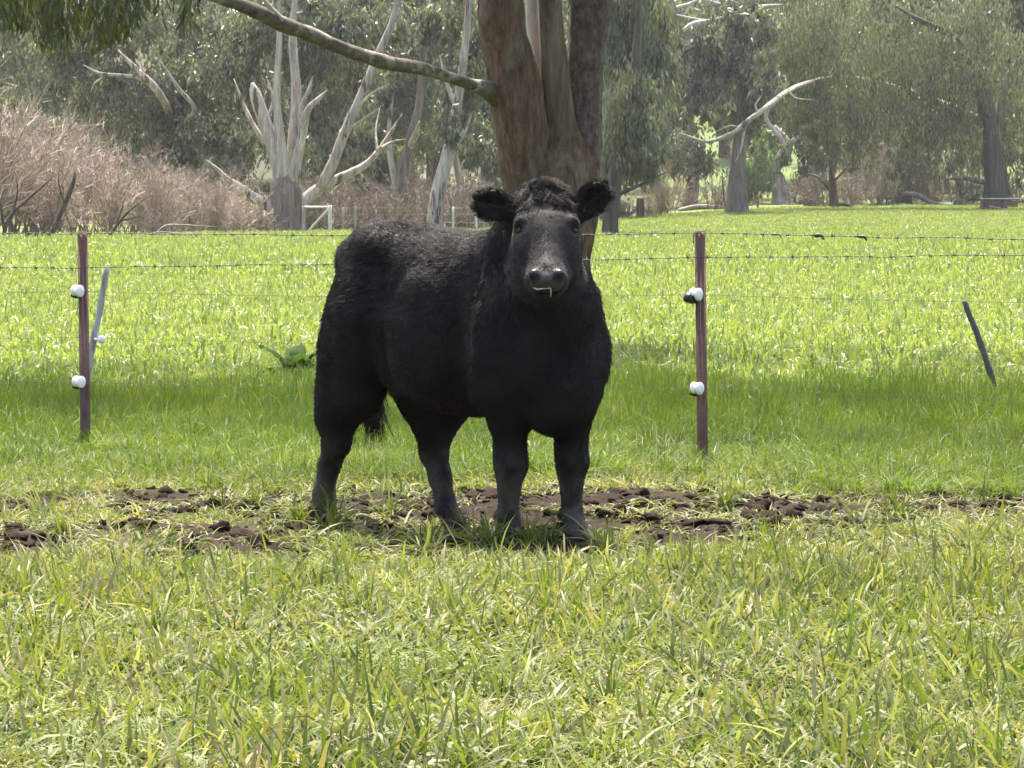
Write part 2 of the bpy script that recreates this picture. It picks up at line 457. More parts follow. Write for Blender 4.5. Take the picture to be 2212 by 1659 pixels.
def tube(path, n=24, seg=10, rough=.07, freq=3.0, seed=0, ridge=0.0):
    """Tapered limb from points (x, y, z, r): vertices and faces, with knobbly radius."""
    S = resample(path, n); C = S[:, :3]; r = np.maximum(S[:, 3], .001)
    T = nrm(np.gradient(C, axis=0))
    ref = np.array([0, 0, 1.0]) if abs(T[0][2]) < .9 else np.array([1.0, 0, 0])
    U = []; u = nrm(np.cross(T[0], ref))
    for t in T:
        u = nrm(u - t * (u @ t)); U.append(u)
    U = np.array(U); W = np.cross(T, U)
    a = np.linspace(0, 2 * PI, seg, endpoint=False)
    dirs = U[:, None] * np.cos(a)[None, :, None] + W[:, None] * np.sin(a)[None, :, None]
    rr = r[:, None] * np.ones(seg)
    P = C[:, None] + dirs * rr[..., None]
    k = 1 + rough * (vnoise(P * freq / max(r.max(), .02) * .25, 1.0, seed) + .6 * vnoise(P * freq / max(r.max(), .02), 1.0, seed + 1))
    if ridge:
        k = k + ridge * vnoise(np.concatenate([dirs[..., :2] * 2.6, P[..., 2:] * .5], -1), 1.6, seed + 2)
    V = (C[:, None] + dirs * (rr * k)[..., None]).reshape(-1, 3)
    i = (np.arange(n - 1)[:, None] * seg + np.arange(seg)[None]).ravel()
    j = (np.arange(n - 1)[:, None] * seg + (np.arange(seg)[None] + 1) % seg).ravel()
    Q = np.stack([i, j, j + seg, i + seg], -1)
    V = np.concatenate([V, [C[0], C[-1]]]); q = np.arange(seg); p = (q + 1) % seg
    Tt = np.concatenate([np.stack([np.full(seg, len(V) - 2), p, q], -1), np.stack([np.full(seg, len(V) - 1), q + (n - 1) * seg, p + (n - 1) * seg], -1)])
    return V, [Q, Tt]

def join(parts):
    """Merge (V, F) pairs into one."""
    V = []; out = {3: [], 4: []}; o = 0
    for v, F in parts:
        for f in (F if isinstance(F, list) else [F]):
            if len(f): out[f.shape[1]].append(np.asarray(f) + o)
        V.append(v); o += len(v)
    return np.concatenate(V), [np.concatenate(x) for x in out.values() if x]

def leaf_cloud(blobs, n, L, W, seed=0, droop=.75, clump=.24, per=45):
    """n leaf faces spread in clumps through the volume of ellipsoid blobs (x, y, z, rx, ry, rz)."""
    g = np.random.default_rng(seed)
    B = np.asarray(blobs, float); vol = np.cbrt(B[:, 3] * B[:, 4] * B[:, 5]) ** 2.2
    nc = max(1, n // per)
    k = g.choice(len(B), nc, p=vol / vol.sum())
    d = nrm(g.normal(size=(nc, 3))); rad = g.random(nc) ** .42
    cc = B[k, :3] + d * B[k, 3:] * rad[:, None]
    size = B[k, 3:].min(1) * clump * (.5 + g.random(nc))
    j = g.integers(0, nc, n)
    off = g.normal(size=(n, 3)) * size[j][:, None] * np.array([.6, .6, .75])
    c = cc[j] + off
    ax = nrm(np.array([0, 0, -1.0]) * droop + g.normal(size=(n, 3)) * (1 - droop) * 1.1 + off / (size[j][:, None] + .01) * .22)
    nn = nrm(np.cross(ax, g.normal(size=(n, 3)))); s = np.cross(ax, nn)
    l = (L * (.6 + .8 * g.random(n)))[:, None]; w = (W * (.6 + .8 * g.random(n)))[:, None]
    bend = nn * l * .12 * g.normal(size=(n, 1))
    V = np.stack([c - ax * l * .5, c - s * w * .5 + bend, c + ax * l * .5, c + s * w * .5 + bend], 1).reshape(-1, 3)
    Q = (np.arange(n) * 4)[:, None] + np.arange(4)
    return V, Q, dict(r=np.repeat(g.random(n), 4), c=np.repeat(g.random(nc)[j], 4))

def leaf_mat(name, cols, trans=.3, rough=.45, tcol=(.9, 1, .45), spec=.5):
    m, nt, b = new_mat(name)
    f = math_n(nt, 'ADD', math_n(nt, 'MULTIPLY', attr(nt, "r"), .5), math_n(nt, 'MULTIPLY', attr(nt, "c"), .5))
    c = ramp(nt, f, [(i / (len(cols) - 1), x) for i, x in enumerate(cols)])
    nt.links.new(c, b.inputs["Base Color"]); b.inputs["Roughness"].default_value = rough
    b.inputs["Specular IOR Level"].default_value = spec
    tr = nt.nodes.new("ShaderNodeBsdfTranslucent"); nt.links.new(mixc(nt, 1.0, c, tcol, 'MULTIPLY'), tr.inputs[0])
    mx = nt.nodes.new("ShaderNodeMixShader"); mx.inputs[0].default_value = trans
    nt.links.new(b.outputs[0], mx.inputs[1]); nt.links.new(tr.outputs[0], mx.inputs[2])
    nt.links.new(mx.outputs[0], nt.nodes["Material Output"].inputs[0])
    return m

def bark_mat(name, cols, scale=6, stretch=(1, 1, .18), bstr=.7, bdist=.03, patch=None):
    m, nt, b = new_mat(name)
    geo = nt.nodes.new("ShaderNodeNewGeometry"); pos = geo.outputs["Position"]
    n1 = noise(nt, scale, 7, .72, pos, stretch)
    c = ramp(nt, n1, [(.28 + .44 * i / (len(cols) - 1), x) for i, x in enumerate(cols)])
    if patch:
        n2_ = noise(nt, patch[0], 5, .65, pos, (1, 1, patch[1]))
        f = ramp(nt, n2_, [(patch[2], (0, 0, 0)), (patch[2] + .06, (1, 1, 1))])
        c = mixc(nt, f, c, patch[3])
    c = mixc(nt, .35, c, ramp(nt, noise(nt, scale * 5, 4, .7, pos, stretch), [(.3, (.25, .25, .25)), (.7, (1, 1, 1))]), 'MULTIPLY')
    nt.links.new(c, b.inputs["Base Color"]); b.inputs["Roughness"].default_value = .9
    b.inputs["Specular IOR Level"].default_value = .25
    bump(nt, b, n1, bstr, bdist)
    return m

BARK_ROUGH = bark_mat("rough brown bark", [(.035, .020, .013), (.125, .076, .048), (.21, .138, .092), (.33, .245, .175)], 16, (1, 1, .22), 1.0, .08, (5.5, .6, .60, (.21, .185, .125)))
BARK_STEM = bark_mat("rough mauve-brown bark", [(.03, .022, .018), (.10, .074, .06), (.175, .135, .11), (.27, .22, .19)], 18, (1, 1, .5), 1.0, .06, (6, .6, .60, (.085, .08, .04)))
BARK_SMOOTH = bark_mat("smooth olive-grey bark", [(.06, .042, .028), (.12, .088, .06), (.185, .142, .10), (.28, .225, .165)], 7, (1, 1, .12), .6, .02, (3, .3, .62, (.06, .058, .03)))
BARK_PALE = bark_mat("pale gum bark", [(.12, .09, .072), (.27, .225, .185), (.43, .38, .325), (.58, .53, .47)], 4.0, (1, 1, .1), .5, .04, (2.0, .15, .58, (.09, .06, .045)))
BARK_LIMB = bark_mat("grey limb bark with lichen", [(.045, .034, .024), (.10, .08, .058), (.16, .135, .10), (.27, .24, .19)], 9, (.5, 1, 1), .8, .03, (2.6, 1, .54, (.30, .275, .215)))
BARK_DARK = bark_mat("dark fibrous bark", [(.022, .016, .013), (.06, .044, .035), (.11, .084, .068), (.19, .155, .13)], 5, (1, 1, .07), 1.0, .08)
BARK_DEAD = bark_mat("bleached dead wood", [(.25, .21, .18), (.44, .40, .36), (.58, .54, .5), (.66, .63, .6)], 4, (1, 1, .5), .4, .02)
BARK_TRUNK = bark_mat("grey-brown streaked bark", [(.04, .03, .024), (.12, .094, .077), (.21, .172, .142), (.34, .29, .245)], 5, (1, 1, .07), 1.0, .08)
LEAF_NEAR = leaf_mat("near gum leaves", [(.020, .030, .008), (.04, .052, .014), (.07, .082, .028), (.15, .16, .075)], .32)
LEAF_DARK = leaf_mat("dark grey-green gum leaves", [(.030, .036, .025), (.078, .086, .060), (.16, .165, .118), (.34, .33, .25)], .34)
LEAF_MID = leaf_mat("grey-green gum leaves", [(.044, .052, .036), (.10, .11, .074), (.175, .182, .122), (.34, .33, .24)], .36)
LEAF_OLIVE = leaf_mat("olive gum leaves", [(.048, .052, .030), (.102, .106, .062), (.175, .175, .105), (.34, .32, .21)], .36)
LEAF_LIGHT = leaf_mat("young bright leaves", [(.10, .15, .06), (.16, .22, .10), (.24, .30, .15)], .4)

def mtree(name, base, trunk, limbs, blobs, leaf, nleaf, L, W, label, cat="tree", group=None, bark=None, lbark=None, seed=0, droop=.75, crown_me=None, clump=.24, seg=10, dead_from=99):
    """A tree: Empty at its base > trunk, limbs, crown. All coordinates are world coordinates."""
    base = np.asarray(base, float)
    root = empty(name, tuple(base), label=label, cat=cat, group=group)
    def sh(p):
        q = np.array(p, float); q[:, :3] -= base; return q
    v, f = tube(sh(trunk), 22, seg + 4, .10, 3, seed, .10)
    obj("trunk", mesh_np("trunk", v, f, bark or BARK_DARK, True), parent=root)
    for i, l in enumerate(limbs):
        v, f = tube(sh(l), 18, seg, .08, 3, seed + 3 + i)
        obj("limb", mesh_np("limb", v, f, BARK_PALE if i >= dead_from else (lbark or bark or BARK_PALE), True), parent=root)
    if crown_me is None and nleaf:
        B = np.array(blobs, float); B[:, :3] -= base
        v, q, a = leaf_cloud(B, nleaf, L, W, seed, droop, clump)
        crown_me = mesh_np("crown", v, q, leaf, False, a)
    if crown_me is not None:
        obj("crown", crown_me, parent=root)
    return root

def pxpath(pts, d, dd=0.0, seed=0):
    """Limb path given as seen (column, row, radius in metres) at depth d, wandering dd metres in depth."""
    g = np.random.default_rng(seed); n = len(pts); k = g.uniform(-dd, dd)
    return np.array([[*PX(q[0], q[1], d + (q[3] if len(q) > 3 else k * i / max(1, n - 1))), q[2] * (.45 if i == n - 1 else 1)] for i, q in enumerate(pts)])

def pxblobs(bl, d, depth=2.5, seed=0):
    g = np.random.default_rng(seed); s = d / F_PX
    return [(*PX(x, y, d + depth * .4 + g.uniform(-depth, depth)), rx * s, max(rx, ry) * s * .8, ry * s) for x, y, rx, ry in bl]

def far_tree(name, d, trunk, limbs, blobs, leaf, nleaf, label, L=.34, W=.11, dd=1.5, back=0.0, **kw):
    tp = pxpath(trunk, d)
    bz = float(gz(tp[0, 0], d)); tp[0, 2] = bz - .1
    return mtree(name, (tp[0, 0], d, bz), tp, [pxpath(l, d, dd, i + kw.get("seed", 0)) for i, l in enumerate(limbs)],
                 pxblobs(blobs, d + back, seed=kw.get("seed", 0)) if blobs else [], leaf, nleaf, L, W, label, **kw)

# ------------------------------------------------------------------ the tree behind the cow
def build_main_tree():
    d = 30.0
    X0 = PX(1183, 764, d); zb = float(gz(X0[0], d))
    base = np.array([X0[0], d, zb])
    root = empty("gum_tree", tuple(base), label="large multi-stemmed brown gum tree standing right behind the cow", cat="tree")
    def path(pts, dy=0.0, dy2=None):
        n = len(pts); dy2 = dy if dy2 is None else dy2
        P = np.array([[*PX(x, y, d + dy + (dy2 - dy) * i / (n - 1)), r * d / F_PX] for i, (x, y, r) in enumerate(pts)])
        P[:, :3] -= base; return P
    def part(name, pts, mat, dy=0.0, dy2=None, n=60, seg=28, rough=.07, ridge=.06, seed=0, parent=root):
        v, f = tube(path(pts, dy, dy2), n, seg, rough, 3, seed, ridge)
        return obj(name, mesh_np(name, v, f, mat, True), parent=parent)
    part("trunk", [(1180, 790, 122), (1182, 720, 104), (1184, 640, 92), (1186, 560, 88), (1190, 470, 95), (1193, 400, 100), (1194, 330, 84), (1192, 260, 55)], BARK_ROUGH, .1, .1, 70, 40, .07, .12, 1)
    part("stem", [(1150, 480, 46), (1142, 400, 52), (1131, 320, 55), (1118, 250, 56), (1110, 190, 54), (1098, 120, 49), (1086, 50, 49), (1078, -20, 48), (1060, -140, 44), (1020, -320, 34), (940, -560, 20)], BARK_ROUGH, -.02, -.5, 90, 32, .10, .12, 4)
    part("stem", [(1216, 430, 38), (1216, 360, 40), (1212, 300, 38), (1203, 220, 34), (1196, 120, 28), (1189, 30, 25), (1186, -60, 24), (1190, -260, 20), (1210, -520, 12)], BARK_SMOOTH, .10, -.35, 80, 24, .05, .04, 9)
    part("stem", [(1246, 460, 36), (1258, 390, 38), (1264, 300, 37), (1264, 200, 38), (1267, 110, 42), (1276, 30, 46), (1284, -40, 46), (1320, -220, 40), (1400, -460, 26)], BARK_STEM, .06, .1, 90, 30, .10, .10, 14)
    part("stem", [(1172, 300, 20), (1164, 220, 16), (1157, 130, 13), (1150, 40, 14), (1146, -60, 14), (1120, -300, 10)], BARK_PALE, .02, .25, 50, 14, .06, .0, 19)
    part("burl", [(1118, 215, 38), (1092, 208, 36), (1066, 198, 25), (1048, 192, 18)], BARK_ROUGH, -.2, -.25, 20, 20, .12, .1, 23)
    lb = part("limb", [(1075, 200, 24), (1030, 187, 15), (985, 172, 12), (930, 153, 13.5), (880, 142, 15), (830, 134, 15), (770, 115, 14.5), (710, 92, 14), (660, 70, 15), (610, 52, 15.5), (560, 28, 15), (510, 8, 13), (440, -18, 13), (360, -48, 11), (250, -80, 8), (120, -110, 5)], BARK_LIMB, -.25, -3.2, 120, 16, .10, .0, 27)
    part("knot", [(842, 128, 6), (838, 118, 5.5), (833, 112, 3)], BARK_LIMB, -1.15, -1.15, 8, 10, .1, 0, 31, lb)
    part("twig", [(612, 45, 5), (575, 5, 4.5), (545, -40, 3)], BARK_PALE, -2.1, -2.2, 12, 8, .08, 0, 33, lb)
    part("twig", [(992, 172, 2.2), (994, 140, 2), (985, 112, 1.2)], BARK_PALE, -.5, -.6, 12, 6, .08, 0, 35, lb)
    # upper boughs out of the picture that carry the crown
    g = np.random.default_rng(5)
    tips = []
    for i in range(11):
        a = i / 11 * 2 * PI + g.uniform(-.25, .25); R = g.uniform(3.2, 6.6); z1 = g.uniform(6.5, 11.5)
        p = np.array([[0, 0, 3.4 + .25 * i % 1.5, .16], [R * .4 * math.cos(a) + .6, R * .3 * math.sin(a) - 1.2, 5.2, .11],
                      [R * math.cos(a) + 1.8, R * .62 * math.sin(a) - 3.6, z1 - 1, .05], [R * 1.25 * math.cos(a) + 2.2, R * .75 * math.sin(a) - 4.6, z1, .02]])
        v, f = tube(p, 16, 8, .08, 3, 40 + i); obj("limb", mesh_np("limb", v, f, BARK_SMOOTH, True), parent=root)
        tips.append(p[2, :3]); tips.append(p[3, :3])
    blobs = []
    for t in tips:
        blobs.append((*(t + g.normal(0, .6, 3)), g.uniform(.9, 1.5), g.uniform(.9, 1.4), g.uniform(.6, 1.0)))
    for x in np.linspace(-8.5, 9.0, 14):
        for yy in (-8.7, -7.0, -5.2, -3.2):
            if g.random() < .50 + .22 * (x > 1): blobs.append((x + g.normal(0, .5), yy + g.normal(0, .4), g.uniform(7.4, 9.0), g.uniform(1.0, 1.6), g.uniform(.8, 1.2), .8))
    v, q, a = leaf_cloud(blobs, 26000, .20, .055, 6, .7, .4)
    obj("crown", mesh_np("crown", v, q, LEAF_NEAR, False, a), parent=root)
    # pendulous sprays hanging into the top left corner of the view
    strings = []
    for i in range(150):
        x = g.uniform(-60, 300) if g.random() < .9 else g.uniform(340, 420)
        low = np.interp(x, [-60, 0, 60, 110, 200, 260, 300, 340, 420], [50, 48, 62, 108, 112, 92, 40, 30, 78]) * g.uniform(.45, 1.05)
        dep = g.uniform(-4.6, -2.6)
        top = PX(x + g.normal(0, 12), -70, d + dep) - base; bot = PX(x, low, d + dep) - base
        strings.append((top, bot))
    V, Q, R_, C_ = [], [], [], []
    tw = []
    for top, bot in strings:
        sag = g.normal(0, .05, 3) * [1, 1, 0]
        tw.append(tube(np.array([[*top, .004], [*((top + bot) / 2 + sag), .003], [*bot, .0012]]), 6, 4, 0))
        nL = int(g.uniform(9, 16)); cl = g.random()
        for k in range(nL):
            t = (k + g.random()) / nL
            c = top * (1 - t) + bot * t + sag * 4 * t * (1 - t)
            ax = nrm(np.array([g.normal(0, .35), g.normal(0, .35), -1])); s = nrm(np.cross(ax, g.normal(size=3))); nn = np.cross(ax, s)
            l = g.uniform(.08, .16); w = l * g.uniform(.14, .24)
            o = len(V)
            V += [c, c + ax * l * .35 - s * w * .5 + nn * .006, c + ax * l * .35 + s * w * .5 + nn * .006, c + ax * l * .7 - s * w * .36 + nn * .012, c + ax * l * .7 + s * w * .36 + nn * .012, c + ax * l]
            Q += [(o, o + 1, o + 3, o + 5), (o, o + 5, o + 4, o + 2)]
            R_ += [g.random()] * 6; C_ += [cl] * 6
    sp = obj("hanging_foliage", mesh_np("hanging_foliage", np.array(V), np.array(Q), LEAF_NEAR, False, dict(r=R_, c=C_)), parent=root)
    v, f = join(tw); obj("twigs", mesh_np("twigs", v, f, BARK_SMOOTH, True), parent=sp, kind="stuff")

# ------------------------------------------------------------------ the trees across the far side
def build_far_trees():
    # the great pale-limbed gum left of the cow
    far_tree("red_gum", 172, [(622, 512, 1.05), (621, 470, .92), (620, 430, .84), (619, 395, .70), (621, 362, .42)],
        [[(614, 430, .5), (606, 378, .44), (590, 320, .36), (570, 260, .34), (552, 205, .30), (545, 178, .16)],
         [(619, 425, .45), (612, 365, .36), (604, 290, .26), (598, 210, .18), (603, 100, .16), (604, -30, .14)],
         [(628, 420, .45), (636, 370, .32), (652, 300, .23), (664, 240, .19), (690, 212, .12), (706, 196, .06)],
         [(624, 430, .5), (629, 368, .38), (634, 290, .29), (640, 200, .24), (632, 80, .22), (640, -30, .2)],
         [(640, 448, .40), (690, 407, .32), (745, 380, .25), (790, 356, .19), (822, 320, .14), (845, 285, .10), (870, 245, .05)],
         [(692, 405, .28), (720, 350, .28), (745, 285, .26), (772, 225, .24), (797, 165, .22), (825, 100, .2), (850, 40, .17), (860, -30, .12)],
         [(604, 458, .32), (555, 430, .26), (520, 405, .2), (490, 385, .14), (470, 365, .09), (445, 345, .04)],
         [(655, 295, .14), (650, 240, .13), (668, 190, .09), (676, 165, .05)],
         [(822, 320, .08), (848, 306, .06), (878, 300, .03)], [(815, 328, .07), (812, 280, .05), (820, 235, .03)],
         [(748, 280, .09), (790, 255, .06), (830, 225, .03)], [(768, 235, .09), (806, 200, .06), (842, 182, .03)],
         [(590, 320, .16), (560, 290, .13), (530, 235, .1), (505, 170, .05)], [(710, 385, .1), (725, 360, .08), (712, 335, .05)],
         [(575, 265, .1), (590, 215, .08), (575, 165, .05)]],
        [(700, 70, 110, 80), (770, 150, 70, 55), (725, 300, 45, 50), (655, 130, 60, 55), (560, 70, 95, 65), (500, 150, 80, 70), (460, 290, 80, 70), (480, 375, 55, 35), (520, 330, 45, 50), (790, 320, 45, 60), (640, 20, 120, 60), (800, 60, 80, 60), (690, 250, 30, 60), (560, 410, 28, 22)],
        LEAF_DARK, 26000, "massive old gum with pale split limbs left of the cow's rump", bark=BARK_TRUNK, lbark=BARK_PALE, seed=1, back=5.0)
    far_tree("red_gum", 182, [(318, 512, .55), (325, 440, .5), (345, 370, .45), (365, 290, .4), (370, 215, .36), (390, 100, .2), (400, -30, .1)],
        [[(368, 260, .2, 0), (362, 235, .2, -3), (335, 190, .2, -5), (295, 150, .15, -5), (255, 108, .08, -5)], [(340, 196, .12, -5), (300, 168, .11, -5), (260, 163, .1, -5), (215, 158, .08, -5), (180, 140, .04, -5)],
         [(368, 285, .14, 0), (420, 240, .13, -4), (385, 190, .1, -5), (345, 130, .06, -5)], [(230, 162, .06, -5), (205, 180, .05, -5), (195, 200, .02, -5)]],
        [(330, 240, 130, 100), (210, 170, 100, 75), (390, 310, 90, 75), (340, 365, 85, 40), (270, 300, 70, 70), (430, 130, 110, 80), (130, 100, 75, 55), (270, 60, 130, 65), (110, 180, 40, 45), (430, 395, 50, 40), (480, 60, 80, 60), (400, 200, 90, 80), (170, 60, 80, 50)],
        LEAF_DARK, 26000, "broad dark gum with bare forked branches above the brown thicket", bark=BARK_DARK, lbark=BARK_PALE, seed=2, back=-.5)
    far_tree("peeling_gum", 190, [(868, 498, .42), (866, 440, .36), (872, 370, .32), (884, 310, .28), (905, 230, .24), (915, 100, .14), (920, -40, .08)],
        [[(884, 320, .2), (896, 295, .18), (906, 262, .12)], [(866, 450, .2), (850, 380, .18), (840, 290, .15), (850, 200, .1)]],
        [(930, 120, 95, 95), (880, 220, 70, 80), (955, 270, 55, 70), (900, 20, 110, 60), (830, 240, 40, 80), (850, 130, 60, 70), (860, 330, 35, 40)],
        LEAF_MID, 15000, "slim gum with shredding brown bark above the cow's back", bark=BARK_TRUNK, lbark=BARK_PALE, seed=3, back=3.0)
    far_tree("pale_gum", 168, [(938, 503, .42), (943, 440, .37), (955, 380, .34), (968, 330, .31), (984, 250, .25), (1000, 140, .2), (1012, 20, .16), (1016, -90, .12)],
        [[(970, 330, .15), (1000, 290, .13), (1020, 240, .08)], [(946, 420, .1), (958, 370, .09), (975, 320, .06)], [(990, 240, .14), (965, 180, .1), (950, 120, .06)]],
        [(990, 50, 75, 70), (1010, 190, 55, 85), (1030, 310, 40, 65), (975, 275, 38, 45), (1020, 110, 50, 60), (940, 60, 50, 50)],
        LEAF_MID, 12000, "leaning pale gum with white-edged trunk beside the cow's raised ear", bark=BARK_PALE, lbark=BARK_PALE, seed=4, back=.5)
    far_tree("peeling_gum", 200, [(1000, 495, .26), (1000, 440, .24), (992, 385, .22), (984, 335, .2), (980, 250, .16)],
        [[(993, 390, .08), (1003, 350, .07), (1012, 325, .04)]], [(1000, 300, 35, 60), (990, 240, 40, 50)],
        LEAF_DARK, 3500, "thin orange-barked gum between the pale gum and the main trunk", bark=BARK_PALE, seed=5, back=2.0)
    far_tree("dark_gum", 205, [(1062, 495, .5), (1060, 430, .42), (1050, 330, .38), (1040, 200, .3), (1035, 60, .25)],
        [[(1052, 340, .16), (1080, 280, .12), (1090, 220, .08)]], [(1050, 100, 50, 90), (1060, 250, 40, 90), (1080, 360, 35, 60)],
        LEAF_DARK, 6000, "dark shaded gum half hidden by the trunk behind the cow", bark=BARK_DARK, seed=6)
    far_tree("dark_gum", 196, [(735, 500, .32), (733, 430, .3), (738, 370, .28), (730, 300, .2)], [], [(745, 340, 55, 60), (790, 400, 50, 35), (700, 300, 40, 60)],
        LEAF_DARK, 5000, "slender dark trunk behind the white fence brace", bark=BARK_DARK, seed=7)
    far_tree("dark_gum", 198, [(815, 500, .3), (818, 440, .28), (808, 380, .25), (812, 320, .2)], [[(815, 440, .1), (840, 400, .08), (850, 360, .05)]], [(815, 330, 45, 55), (840, 260, 50, 60)],
        LEAF_DARK, 4500, "slender dark trunk above the cow's hip", bark=BARK_DARK, seed=8)
    # right of the main trunk
    far_tree("weeping_gum", 140, [(1316, 490, .34), (1322, 430, .3), (1338, 330, .27), (1368, 200, .22), (1380, 40, .16), (1384, -90, .1)],
        [[(1322, 425, .1), (1370, 405, .08), (1440, 372, .04)], [(1340, 320, .14), (1400, 240, .1), (1430, 150, .05)]],
        [(1385, 90, 80, 110), (1370, 250, 75, 100), (1392, 350, 60, 55), (1325, 300, 40, 95), (1420, 170, 45, 90), (1350, -20, 90, 60), (1340, 380, 40, 40), (1330, 130, 40, 90), (1415, 290, 40, 60)],
        LEAF_MID, 22000, "weeping grey-green gum just right of the trunk behind the cow", L=.30, W=.07, droop=.9, bark=BARK_DARK, seed=9)
    far_tree("spreading_gum", 228, [(2146, 465, .95), (2147, 410, .72), (2145, 350, .62), (2138, 260, .5), (2112, 160, .36), (2062, 82, .26), (1990, 45, .18), (1932, 12, .1)],
        [[(2146, 330, .4), (2160, 250, .34), (2175, 170, .25), (2225, 100, .15)], [(2140, 270, .25), (2120, 200, .22), (2090, 130, .1)],
         [(2146, 400, .22), (2090, 385, .18), (2040, 388, .1)], [(2135, 240, .2), (2080, 160, .2), (2030, 110, .14)], [(2146, 300, .2), (2118, 240, .18), (2108, 150, .1)],
         [(2140, 270, .3, 0), (2040, 225, .26, 3), (1920, 185, .22, 4), (1810, 165, .19, 3), (1748, 178, .16, -3), (1702, 196, .15, -12), (1668, 222, .17, -17), (1640, 244, .17, -18), (1612, 263, .16, -18), (1590, 284, .15, -18), (1545, 303, .12, -18), (1522, 306, .10, -18), (1500, 299, .08, -18), (1466, 286, .04, -18)],
         [(1668, 222, .12, -17), (1655, 248, .13, -17), (1662, 270, .13, -17), (1688, 300, .10, -17), (1702, 335, .05, -17)], [(1640, 244, .07, -18), (1632, 228, .06, -18), (1646, 205, .03, -18)], [(1600, 276, .06, -18), (1576, 272, .05, -18), (1548, 284, .03, -18)], [(1612, 263, .08, -18), (1606, 295, .07, -18), (1600, 325, .06, -18), (1588, 350, .03, -18)], [(1702, 196, .06, -16), (1720, 212, .05, -16), (1760, 216, .02, -16)]],
        [(1640, 110, 100, 85), (1780, 80, 140, 95), (1950, 110, 140, 105), (2120, 110, 120, 120), (1850, 235, 140, 85), (1710, 210, 90, 70), (2000, 270, 130, 85), (2110, 320, 80, 65), (1985, 365, 95, 34), (1900, 330, 75, 45), (2205, 250, 65, 110), (1790, 320, 60, 45), (2060, 200, 90, 70), (1560, 60, 70, 50), (2210, 370, 50, 40), (1750, 150, 90, 60)],
        LEAF_OLIVE, 42000, "wide spreading olive-green gum filling the upper right", L=.36, W=.10, droop=.85, bark=BARK_DARK, lbark=BARK_TRUNK, seed=10, back=-1.0, dead_from=5)
    far_tree("dead_limbed_gum", 216, [(1594, 458, .85), (1593, 435, .66), (1591, 395, .55), (1597, 330, .46), (1602, 250, .36), (1600, 170, .26), (1590, 80, .2), (1588, 28, .16)],
        [[(1478, 67, .20), (1500, 52, .21), (1535, 46, .18), (1575, 36, .16), (1605, 32, .14), (1640, 15, .11), (1692, 9, .04)], [(1462, 16, .10), (1490, 8, .1), (1520, -8, .09)], [(1462, 32, .05), (1500, 40, .06), (1545, 46, .05)],
         [(1518, -4, .08), (1570, 14, .08), (1612, 30, .08), (1635, 46, .05), (1662, 52, .03)],         [(1600, 250, .18), (1560, 200, .14), (1530, 150, .08)], [(1605, 230, .18), (1640, 170, .12), (1655, 110, .06)]],
        [(1560, 130, 70, 60), (1625, 175, 70, 65), (1590, 250, 60, 45), (1530, 195, 50, 45), (1600, 55, 90, 55), (1640, 235, 45, 36), (1500, 110, 45, 60), (1500, 240, 40, 35)],
        LEAF_DARK, 12000, "dull gum with bleached dead branches reaching across its crown", L=.42, W=.14, bark=BARK_TRUNK, lbark=BARK_DEAD, seed=11, back=-1.0)
    far_tree("stout_gum", 258, [(1692, 455, .95), (1688, 425, .7), (1680, 390, .6), (1672, 365, .55), (1700, 318, .5), (1672, 272, .35)],
        [[(1690, 330, .25), (1720, 300, .2), (1760, 290, .1)]], [(1655, 360, 45, 55), (1640, 395, 30, 40), (1665, 320, 40, 35), (1600, 370, 30, 40)],
        LEAF_LIGHT, 2600, "pinkish stout trunk with fresh pale leaves at the gap in the trees", L=.4, W=.14, bark=BARK_PALE, seed=12)
    far_tree("spindly_tree", 236, [(1803, 470, .36), (1800, 430, .3), (1797, 390, .24), (1792, 345, .16)],
        [[(1800, 420, .12), (1770, 385, .1), (1745, 375, .05)], [(1802, 440, .14), (1835, 445, .12), (1862, 468, .1)], [(1798, 395, .1), (1830, 360, .08), (1850, 330, .04)]],
        [(1795, 330, 55, 45), (1770, 290, 45, 35)], LEAF_OLIVE, 3000, "small tree with dark trunk and sloping side branch at the field's edge", L=.36, W=.1, bark=BARK_DARK, seed=13)
    # row behind: copies that share two crowns
    g = np.random.default_rng(21); crowns = []
    for k, lf in enumerate((LEAF_DARK, LEAF_MID, LEAF_OLIVE)):
        bl = [(g.normal(0, 3.2), g.normal(0, 2.0), g.uniform(3.5, 15), g.uniform(1.6, 3.0), g.uniform(1.5, 2.5), g.uniform(1.3, 2.4)) for _ in range(22)]
        v, q, a = leaf_cloud(bl, 15000, .5, .17, 70 + k, .75, .35); crowns.append(mesh_np("crown", v, q, lf, False, a))
    tr = mesh_np("trunk", *tube(np.array([[0, 0, -.3, .6], [.2, 0, 3, .45], [-.3, .2, 7, .3], [.4, 0, 12, .12]]), 16, 12, .1, 3, 77), BARK_DARK, True)
    spots = [(14, 268, 1), (18, 275, 0), (23, 262, 2), (30, 262, 1), (37, 258, 0), (44, 270, 1), (55, 300, 0), (-18, 225, 0), (-34, 222, 1), (-9, 222, 0), (6.5, 226, 1), (-39, 262, 0), (-30, 236, 1), (-21, 255, 0), (-13, 240, 1), (-6, 262, 0), (2, 238, 1), (8, 262, 0), (12.5, 300, 1), (20.5, 330, 0), (27, 300, 2), (33, 275, 0), (41, 290, 2), (50, 262, 1), (60, 280, 0), (-26, 300, 1), (-10, 310, 0), (4, 315, 1), (36, 330, 2), (46, 340, 0), (16, 380, 1), (24, 390, 2)]
    rows = [[s_ for s_ in spots if s_[1] < 258], [s_ for s_ in spots if 258 <= s_[1] < 285], [s_ for s_ in spots if s_[1] >= 285]]
    rank = {}
    for nm, rw in zip(("nearest", "middle", "farthest"), rows):
        for s_, o_ in zip(rw, order(rw, lambda t: t[0] / t[1])): rank[s_] = "hazy gum, %s from left in the %s row of the far woodland" % (o_, nm)
